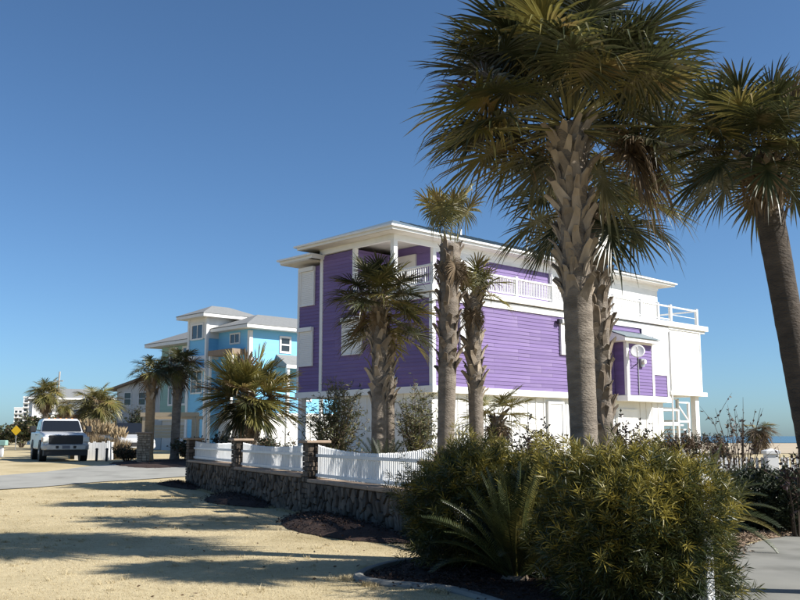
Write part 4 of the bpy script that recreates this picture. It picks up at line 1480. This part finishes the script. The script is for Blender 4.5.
tuft_shrub('podocarpus_shrub', 'left podocarpus shrub of the front hedge, overlapping the picket fence', (.95, 11.5, .70), (.80, .72, .76), 3000, seed=1, group='front hedge shrubs', lo=.45)
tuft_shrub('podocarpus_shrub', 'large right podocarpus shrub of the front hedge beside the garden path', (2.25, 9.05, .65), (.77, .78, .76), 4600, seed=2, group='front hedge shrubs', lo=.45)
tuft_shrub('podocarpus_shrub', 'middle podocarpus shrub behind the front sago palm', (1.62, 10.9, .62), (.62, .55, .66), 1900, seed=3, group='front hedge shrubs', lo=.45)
tuft_shrub('evergreen_shrub', 'dark low evergreen shrub beside the right leaning palm', (6.2, 16.2, .38), (.95, .8, .55), 1500, seed=4, mats=('dark_leaf', 'dark_leaf', 'cycad_leaf'), leaf=(.09, .15), w=.03, per=14)
tuft_shrub('evergreen_shrub', 'dark rounded shrub at the far right edge of the path', (7.6, 17.4, .38), (1.0, .8, .58), 1200, seed=5, mats=('dark_leaf', 'dark_leaf', 'cycad_leaf'), leaf=(.09, .15), w=.03, per=14)
tuft_shrub('evergreen_shrub', 'dark leafy shrub behind the white post of the front hedge', (4.55, 15.6, .5), (.85, .7, .6), 1100, seed=6, mats=('dark_leaf', 'cycad_leaf', 'cycad_leaf'), leaf=(.12, .2), w=.025, per=14)
tuft_shrub('clipped_hedge', 'brown winter-burnt hedge by the open stair of the purple house', (8.1, 26.5, .75), (1.5, .7, .85), 1800, seed=7, mats=('brown_leaf', 'brown_leaf', 'dark_leaf'), leaf=(.05, .09), w=.03, per=12, top_new_lit=False, cat='hedge')


def leafy_shrub(name, label, base, h, spread, n_stem, n_leaf, leaf, w, mats, prob, seed, sub=4, up=.55, bare=0.0, cat='shrub', group=None):
    """many-stemmed shrub: arching stems, side twigs and single leaves along them"""
    r = np.random.default_rng(seed)
    rr = random.Random(seed)
    Sx = empty(name, base)
    tag(Sx, label, cat, group)
    b = MB()
    P, D = [], []
    for i in range(n_stem):
        a = i * GOLD + rr.uniform(-.3, .3)
        out = spread * math.sqrt((i + .5) / n_stem) * rr.uniform(.7, 1.1)
        hh = h * rr.uniform(.65, 1.0) * (1 - .25 * (out / spread) ** 2)
        p0 = Vector((math.cos(a) * .08, math.sin(a) * .08, -.05))
        p2 = Vector((math.cos(a) * out, math.sin(a) * out, hh))
        p1 = p0.lerp(p2, .5) + Vector((-math.cos(a), -math.sin(a), 0)) * out * .12 + Vector((0, 0, hh * .08))
        b.tube([p0, p0.lerp(p1, .5), p1, p1.lerp(p2, .5), p2], [.016, .014, .011, .007, .003], 5)
        st = [(p0, p1, p2, .35)]
        for s in range(sub):
            t = rr.uniform(.25, .92)
            q0 = (p0.lerp(p1, t)).lerp(p1.lerp(p2, t), t)
            d = Vector((rr.gauss(0, 1), rr.gauss(0, 1), up + rr.random() * .6)).normalized()
            l = h * rr.uniform(.12, .28)
            q2 = q0 + d * l
            b.tube([q0, q0.lerp(q2, .5) + Vector((0, 0, .01)), q2], [.006, .004, .002], 4)
            st.append((q0, q0.lerp(q2, .5), q2, 0))
        for (p0_, p1_, p2_, lo) in st:
            for _ in range(max(1, int(n_leaf / (n_stem * (sub + 1))))):
                t = rr.uniform(lo, 1)
                if rr.random() < bare: continue
                p = (p0_.lerp(p1_, t)).lerp(p1_.lerp(p2_, t), t)
                d = (p2_ - p0_).normalized()
                P.append(p)
                D.append(d * .5 + Vector((rr.gauss(0, .7), rr.gauss(0, .7), rr.gauss(.15, .5))))
    b.build('stems', 'twig', Sx)
    P, D = np.array(P), np.array(D)
    n = len(P)
    V, F = leaf_quads(P, D, r.uniform(leaf[0], leaf[1], n), r.uniform(w * .7, w * 1.2, n), .15, r)
    link('foliage', np_mesh('foliage', V, F, list(mats), r.choice(len(mats), n, p=prob)), Sx)
    return Sx


leafy_shrub('purple_leaf_shrub', 'dark purple-leaved shrub left of the tallest palm trunk', (2.35, 16.2, 0), 1.95, .62, 40, 4200, (.05, .09), .035, ('purple_leaf', 'dark_leaf'), (.8, .2), 21, 5, group='purple-leaved shrubs')
leafy_shrub('purple_leaf_shrub', 'dark purple-leaved shrub right of the tallest palm trunk', (3.95, 16.4, 0), 2.1, .55, 34, 3600, (.05, .09), .035, ('purple_leaf', 'dark_leaf'), (.8, .2), 22, 5, group='purple-leaved shrubs')
leafy_shrub('bare_shrub', 'nearly leafless shrub with thin upright branches before the sandy horizon', (6.85, 19.0, 0), 2.5, .75, 16, 420, (.06, .11), .04, ('purple_leaf', 'brown_leaf'), (.75, .25), 23, 3, up=1.4, bare=.25)
leafy_shrub('purple_leaf_shrub', 'low dark shrub under the leafless shrub', (5.9, 18.2, 0), 1.45, .6, 26, 1400, (.05, .1), .04, ('purple_leaf', 'dark_leaf'), (.7, .3), 24, 4, group='purple-leaved shrubs')
leafy_shrub('dark_shrub', 'dark leafy shrub beside the leaning palm trunk at the right edge', (6.35, 15.2, 0), 1.75, .4, 14, 500, (.06, .11), .05, ('purple_leaf', 'dark_leaf'), (.6, .4), 25, 4)
leafy_shrub('oleander', 'tall olive oleander under the corner of the purple house', (-1.62, 23.0, .2), 2.95, .85, 46, 5200, (.09, .16), .026, ('oleander_leaf', 'oleander_pale', 'dark_leaf'), (.55, .3, .15), 26, 6, group='oleanders by the house')
leafy_shrub('oleander', 'olive oleander beside the slender tall palm trunk', (.42, 22.4, .2), 2.65, .55, 34, 3400, (.09, .15), .026, ('oleander_leaf', 'oleander_pale', 'dark_leaf'), (.5, .4, .1), 27, 6, group='oleanders by the house')
leafy_shrub('low_shrub', 'dark low shrub behind the farthest picket panel', (-3.55, 28.0, .1), 1.5, .85, 34, 2600, (.06, .12), .04, ('dark_leaf', 'brown_leaf'), (.75, .25), 28, 4)
leafy_shrub('low_shrub', 'dark low shrub right of the bushy fan palm', (-3.0, 25.6, .0), 1.55, .9, 34, 2600, (.06, .12), .04, ('dark_leaf', 'brown_leaf'), (.8, .2), 29, 4)
leafy_shrub('low_shrub', 'dark undergrowth at the foot of the bushy fan palm', (-4.2, 29.3, .1), 1.6, .6, 30, 2400, (.06, .14), .05, ('dark_leaf', 'brown_leaf'), (.6, .4), 30, 4)
leafy_shrub('low_shrub', 'dark hedge plant beneath the timber rack', (-9.2, 41.5, .45), 1.2, 1.2, 34, 1800, (.1, .2), .08, ('dark_leaf', 'brown_leaf'), (.7, .3), 31, 4)
leafy_shrub('low_shrub', 'dark hedge plant behind the fan palm by the blue house', (-7.6, 42.5, .45), 1.5, 1.4, 34, 1800, (.1, .2), .08, ('dark_leaf', 'brown_leaf'), (.7, .3), 32, 4)
leafy_shrub('low_shrub', 'small green bush in front of the white base of the blue house', (-6.4, 44.5, .45), 1.3, .7, 26, 1500, (.08, .14), .05, ('far_leaf', 'brown_leaf'), (.8, .2), 33, 4)
leafy_shrub('low_shrub', 'brown scrub along the bed behind the gate pillar', (-12.3, 42.5, .45), .75, 1.0, 30, 1600, (.08, .16), .05, ('brown_leaf', 'dark_leaf'), (.6, .4), 34, 4)
leafy_shrub('conifer', 'small dark pointed conifer in front of the white house', (-14.75, 52.5, .45), 3.1, .5, 30, 3000, (.08, .16), .05, ('dark_leaf',), (1.0,), 35, 6, cat='tree')
for k, (px, Y, h, w, lb) in enumerate(((22, 95, 3.0, 2.3, 'far green bush behind the yellow road sign'), (36, 88, 3.4, 2.4, 'far green bush left of the round-crowned palm'),
                                       (50, 90, 2.6, 2.2, 'far green bush behind the truck cab'), (63, 84, 3.2, 2.0, 'far green bush right of the round-crowned palm'),
                                       (8, 118, 2.4, 2.6, 'farthest low bush at the left edge'))):
    leafy_shrub('far_bush', lb, ((px - 400) / 940 * Y, Y, .4), h, w, 40, 2600, (.25, .45), .16, ('far_leaf', 'dark_leaf', 'brown_leaf'), (.6, .25, .15), 50 + k, 4, group='far bushes by the road')


def grass_clump(label, loc, h, spread, n, seed):
    r = np.random.default_rng(seed)
    G = empty('ornamental_grass', loc)
    tag(G, label, 'grass clump', 'ornamental grasses')
    a = r.random(n) * 6.283
    rr_ = np.sqrt(r.random(n)) * spread * .4
    P = np.stack([np.cos(a) * rr_, np.sin(a) * rr_, np.zeros(n)], 1)
    D = np.stack([np.cos(a) * r.uniform(.05, .5, n), np.sin(a) * r.uniform(.05, .5, n), np.ones(n)], 1)
    V, F = leaf_quads(P, D, r.uniform(.5, 1, n) * h, .035, .12, r)
    link('blades', np_mesh('blades', V, F, ['straw', 'brown_leaf'], r.choice(2, n, p=[.8, .2])), G)
    m = n // 6
    a = r.random(m) * 6.283
    P2 = np.stack([np.cos(a) * spread * r.uniform(.1, .5, m), np.sin(a) * spread * r.uniform(.1, .5, m), h * r.uniform(.75, 1.05, m)], 1)
    V, F = leaf_quads(P2, np.stack([r.normal(size=m) * .3, r.normal(size=m) * .3, np.ones(m)], 1), .4, .1, .1, r)
    link('plumes', np_mesh('plumes', V, F, ['straw']), G)


grass_clump('tall straw-coloured grass clump behind the white planter fence', (-14.9, 47.6, .45), 1.5, 1.1, 900, 1)
grass_clump('tall straw grass clump next to the truck mirror', (-16.0, 48.6, .45), 1.7, 1.0, 800, 2)
grass_clump('straw grass clump drooping over the planter fence corner', (-14.1, 47.0, .45), 1.3, .8, 700, 3)


# ------------------------------------------------------------------ planter, bollards, timber rack
def planter():
    P = empty('planter_box', (-14.95, 45.6, .45), R(2))
    tag(P, 'white board planter fence beside the pickup truck', 'planter')
    bme = MB().box(0, .135, -.02, .02, 0, .85).mesh('board')
    bme.materials.append(MATS['white_paint'])
    for k in range(11):
        o = link('board', bme, P)
        o.location = (-.78 + k * .142, 0, 0)
        o.scale = (1, 1, 1 + .04 * math.sin(k * 2.3))
    for k in range(7):
        o = link('board', bme, P)
        o.location = (.8, .1 + k * .142, 0)
        o.rotation_euler = (0, 0, R(90))
    B(P, 'rail', 'white_paint', (-.78, .79, .02, .06, .1, .2), (-.78, .79, .02, .06, .6, .7))
    B(P, 'corner_post', 'white_paint', (.74, .86, .0, .1, 0, .92))


planter()
for k, (px, lb) in enumerate(((97.5, 'short dark bollard in front of the white planter, nearer the truck'), (107.5, 'short dark bollard in front of the white planter, farther from the truck'))):
    Y = 43.4
    P = empty('bollard', ((px - 400) / 940 * Y, Y, .45))
    tag(P, lb, 'bollard', 'dark bollards by the planter')
    MB().tube([(0, 0, -.1), (0, 0, .52)], [.055, .055], 10).build('shaft', 'dark_metal', P, smooth=False)
    MB().tube([(0, 0, .52), (0, 0, .56), (0, 0, .6)], [.07, .07, .03], 10).build('cap', 'dark_metal', P)


def timber_rack():
    T = empty('timber_rack', (-12.6, 45.5, .75), R(-8))
    tag(T, 'rack of fresh tan timber behind the gate pillar', 'timber rack')
    for xx in (0.1, 2.6):
        B(T, 'upright', 'timber', (xx, xx + .16, 0, .16, -.3, 1.95))
    B(T, 'top_beam', 'timber', (0, 2.9, -.03, .19, 1.78, 1.98))
    B(T, 'top_beam', 'timber', (0.3, 2.9, .6, .78, 1.66, 1.82))
    for k in range(4):
        B(T, 'plank', 'timber', (.75, 2.2, -.02 - .01 * k, .05, .75 + k * .16, .89 + k * .16))
    B(T, 'upright', 'timber', (2.6, 2.72, .6, .76, 0, 1.66))
    B(T, 'upright', 'timber', (.15, .27, .6, .76, 0, 1.66))


timber_rack()


# ------------------------------------------------------------------ vehicles
def loft(secs):
    """secs: list of rings (same length) -> closed loft"""
    b = MB()
    n = len(secs[0])
    V = [p for s in secs for p in s]
    F = []
    for i in range(len(secs) - 1):
        for k in range(n):
            F.append((i * n + k, i * n + (k + 1) % n, (i + 1) * n + (k + 1) % n, (i + 1) * n + k))
    F += [tuple(reversed(range(n))), tuple(range((len(secs) - 1) * n, len(secs) * n))]
    return b.add(V, F)


def rrect(x, hw, z0, z1, r=.08, inset=.0):
    """rounded section in the yz plane at x; top corners pulled in by inset"""
    P = []
    for (cy_, cz_, a0) in ((hw - r, z0 + r, -90), (hw - inset - r, z1 - r, 0), (-(hw - inset - r), z1 - r, 90), (-(hw - r), z0 + r, 180)):
        for k in range(4):
            a = R(a0 + 30 * k)
            P.append((x, cy_ + r * math.cos(a), cz_ + r * math.sin(a)))
    return P


def wheel(parent, x, y, r=.39, w=.26):
    s = 1 if y > 0 else -1
    b = MB()
    prof = [(-.5, .62), (-.5, .92), (-.38, 1.0), (.38, 1.0), (.5, .92), (.5, .62)]
    n = 24
    V = [(x + rr_ * r * math.cos(2 * math.pi * k / n), y + a * w, r + rr_ * r * math.sin(2 * math.pi * k / n)) for a, rr_ in prof for k in range(n)]
    F = [(i * n + k, i * n + (k + 1) % n, (i + 1) * n + (k + 1) % n, (i + 1) * n + k) for i in range(len(prof) - 1) for k in range(n)]
    b.add(V, F)
    wh = b.build('wheel', 'tyre_rubber', parent, smooth=False)
    c = MB()
    c.tube([(x, y - s * .3 * w, r), (x, y + s * .38 * w, r)], [r * .62, r * .62], 20)
    c.tube([(x, y + s * .38 * w, r), (x, y + s * .52 * w, r)], [r * .25, r * .2], 12)
    c.build('rim', 'chrome', wh)
    return wh


def vehicle(kind, label, loc, heading):
    C = empty(kind, loc, heading)
    tag(C, label, 'truck' if kind == 'pickup_truck' else 'car')
    tr = kind == 'pickup_truck'
    if tr:
        body = loft([rrect(2.86, .86, .58, 1.06, .1, .05), rrect(2.76, .96, .52, 1.17, .12, .05), rrect(2.3, .98, .5, 1.24, .12, .06), rrect(1.25, .99, .5, 1.31, .1, .06),
                     rrect(1.1, .99, .5, 1.31, .08, .04), rrect(-2.9, .99, .5, 1.33, .08, .02), rrect(-3.0, .97, .55, 1.31, .08, .02)]).build('body', 'truck_paint', C, smooth=False)
        cab = [(-1.35, -.25)]
        zb, zt = 1.29, 1.92
        cb = loft([[(1.18, -.9, zb), (1.18, .9, zb), (-1.35, .9, zb), (-1.35, -.9, zb)], [(.55, -.80, zt - .1), (.55, .80, zt - .1), (-1.2, .80, zt - .1), (-1.2, -.80, zt - .1)],
                   [(.40, -.72, zt), (.40, .72, zt), (-1.12, .72, zt), (-1.12, -.72, zt)]]).build('cab', 'truck_paint', C, bevel=.025, seg=2)
        ws = MB().add([(1.155, -.84, 1.33), (1.155, .84, 1.33), (.595, .75, 1.80), (.595, -.75, 1.80)], [(0, 1, 2, 3)])
        ws.v = [(x + .03, y, z + .02) for x, y, z in ws.v]
        o = ws.build('windscreen', 'windscreen', C)
        o.modifiers.new('t', 'SOLIDIFY').thickness = .02
        for s in (-1, 1):
            for (xa, xb, xc, xd) in ((.95, -.12, -.12, .50), (-.2, -1.15, -1.05, -.2)):
                w_ = MB().add([(xa, s * .905, 1.34), (xb, s * .905, 1.34), (xc, s * .822, 1.78), (xd, s * .822, 1.78)], [(0, 1, 2, 3)])
                o = w_.build('side_window', 'windscreen', C)
                o.modifiers.new('t', 'SOLIDIFY').thickness = .015
        # bed opening
        B(C, 'bed', 'truck_dark', (-2.85, -1.45, -.8, .8, 1.3, 1.345))
        B(C, 'tailgate', 'truck_paint', (-3.03, -2.98, -.85, .85, .75, 1.3))
        grille = B(C, 'grille', 'truck_dark', (2.8, 2.89, -.70, .70, .76, 1.15), bevel=.02)
        for zz in (.86, .94, 1.02):
            B(grille, 'bar', 'truck_dark', (2.88, 2.905, -.56, .56, zz - .012, zz + .012))
        for s in (-1, 1):
            hl = B(C, 'headlight', 'lamp_glass', (2.76, 2.91, s * .84 - .13, s * .84 + .13, .84, 1.08), bevel=.03)
            B(hl, 'indicator', 'amber', (2.74, 2.87, s * .96 - .03, s * .96 + .03, .86, 1.05))
        bump = loft([rrect(2.78, .98, .5, .76, .05), rrect(2.97, .93, .5, .75, .06), rrect(3.01, .8, .53, .72, .06)]).build('bumper', 'grey_metal', C)
        B(bump, 'licence_plate', 'plate', (3.0, 3.025, -.16, .16, .56, .7))
        for s in (-1, 1):
            B(bump, 'fog_lamp', 'truck_dark', (2.99, 3.02, s * .36 - .06, s * .36 + .06, .57, .69))
        B(C, 'valance', 'truck_dark', (2.3, 2.93, -.9, .9, .26, .56))
        B(C, 'chassis', 'truck_dark', (-2.9, 2.3, -.55, .55, .35, .52))
        for s in (-1, 1):
            mi = B(C, 'wing_mirror', 'truck_dark', (.78, .92, s * 1.2 - .12, s * 1.2 + .12, 1.28, 1.58), bevel=.03)
            MB().bar((.85, s * .88, 1.36), (.85, s * 1.12, 1.4), .05).build('mirror_arm', 'truck_dark', mi)
            B(C, 'door_handle', 'truck_dark', (-.05, .12, s * 1.0 - .015, s * 1.0 + .015, 1.15, 1.19))
            for xw in (1.85, -1.75):
                a = MB().tube([(xw, s * .70, .45), (xw, s * 1.0, .45)], [.5, .5], 24)
                a.build('wheel_arch', 'truck_dark', C)
        for k in range(5):
            B(cb, 'roof_marker_lamp', 'amber', (.28, .36, -.5 + k * .25 - .04, -.5 + k * .25 + .04, 1.91, 1.95))
        for xw in (1.85, -1.75):
            for s in (-1, 1): wheel(C, xw, s * .87, .40, .27)
    else:
        loft([rrect(2.2, .72, .42, .72, .1, .05), rrect(2.05, .86, .36, .82, .12, .05), rrect(1.0, .9, .3, .98, .12, .08), rrect(-1.9, .9, .3, 1.02, .12, .06), rrect(-2.2, .82, .4, .98, .1, .06)]).build('body', 'truck_paint', C)
        cb = loft([[(1.1, -.8, .94), (1.1, .8, .94), (-2.0, .8, .98), (-2.0, -.8, .98)], [(.3, -.66, 1.5), (.3, .66, 1.5), (-1.7, .66, 1.52), (-1.7, -.66, 1.52)]]).build('cabin', 'truck_paint', C, bevel=.05, seg=2)
        ws = MB().add([(1.07, -.72, 1.02), (1.07, .72, 1.02), (.40, .62, 1.46), (.40, -.62, 1.46)], [(0, 1, 2, 3)])
        ws.v = [(x + .035, y, z + .025) for x, y, z in ws.v]
        ws.build('windscreen', 'windscreen', C).modifiers.new('t', 'SOLIDIFY').thickness = .02
        for s in (-1, 1):
            for (xa, xb, xc, xd) in ((.85, -.3, -.3, .28), (-.4, -1.6, -1.45, -.4)):
                MB().add([(xa, s * .80, 1.03), (xb, s * .80, 1.03), (xc, s * .685, 1.44), (xd, s * .685, 1.44)], [(0, 1, 2, 3)]).build('side_window', 'windscreen', C).modifiers.new('t', 'SOLIDIFY').thickness = .015
            B(C, 'headlight', 'lamp_glass', (2.02, 2.16, s * .66 - .14, s * .66 + .14, .6, .74), bevel=.03)
            B(C, 'wing_mirror', 'truck_paint', (.7, .82, s * .98 - .08, s * .98 + .08, 1.0, 1.14), bevel=.02)
            for xw in (1.35, -1.35): wheel(C, xw, s * .8, .32, .2)
        B(C, 'grille', 'truck_dark', (2.14, 2.215, -.45, .45, .46, .64), bevel=.01)
    return C


HD = math.atan2(-math.cos(R(26)), math.sin(R(26)))
vehicle('pickup_truck', 'white pickup truck parked facing the lawn', (-16.55, 45.6, .45), HD).scale = (1.05, 1.05, 1.03)
vehicle('parked_car', 'white car half hidden behind the straw grasses', (-15.0, 51.2, .5), HD + R(6)).scale = (1.15, 1.15, 1.2)


# ------------------------------------------------------------------ road furniture
def road_sign():
    Y = 78
    S = empty('road_sign', ((15.8 - 400) / 940 * Y, Y, .45))
    tag(S, 'yellow diamond road sign on a thin post at the far left', 'sign')
    MB().tube([(0, .03, 0), (0, .03, 2.0)], [.035, .035], 8).build('post', 'grey_metal', S)
    h = .42
    b = MB()
    b.add([(0, -.02, 1.6 - h), (h, -.02, 1.6), (0, -.02, 1.6 + h), (-h, -.02, 1.6), (0, 0, 1.6 - h), (h, 0, 1.6), (0, 0, 1.6 + h), (-h, 0, 1.6)],
          [(0, 1, 2, 3), (7, 6, 5, 4), (0, 4, 5, 1), (1, 5, 6, 2), (2, 6, 7, 3), (3, 7, 4, 0)])
    b.build('plate', 'sign_yellow', S)


road_sign()


def utility_pole():
    Y = 100
    U_ = empty('utility_pole', ((54.5 - 400) / 940 * Y, Y, .45))
    tag(U_, 'thin utility pole with short crossarm rising above the far palm', 'pole')
    MB().tube([(0, 0, 0), (.1, 0, 4), (.2, 0, 8.0)], [.16, .13, .09], 8).build('shaft', 'pole_wood', U_)
    MB().bar((-.35, 0, 7.0), (.6, 0, 7.0), .12).build('crossarm', 'pole_wood', U_)
    MB().tube([(-.25, -.1, 6.2), (-.25, -.1, 6.9)], [.18, .18], 10).build('transformer', 'grey_metal', U_)


utility_pole()


def marker_post():
    Y = 52
    S = empty('marker_post', ((2 - 400) / 940 * Y, Y, .45))
    tag(S, 'white post with pale green box top at the left edge', 'post')
    B(S, 'shaft', 'white_paint', (-.1, .1, -.1, .1, 0, .62), bevel=.01)
    B(S, 'box_top', 'teal_siding', (-.35, .3, -.18, .18, .62, .92), bevel=.03)


marker_post()
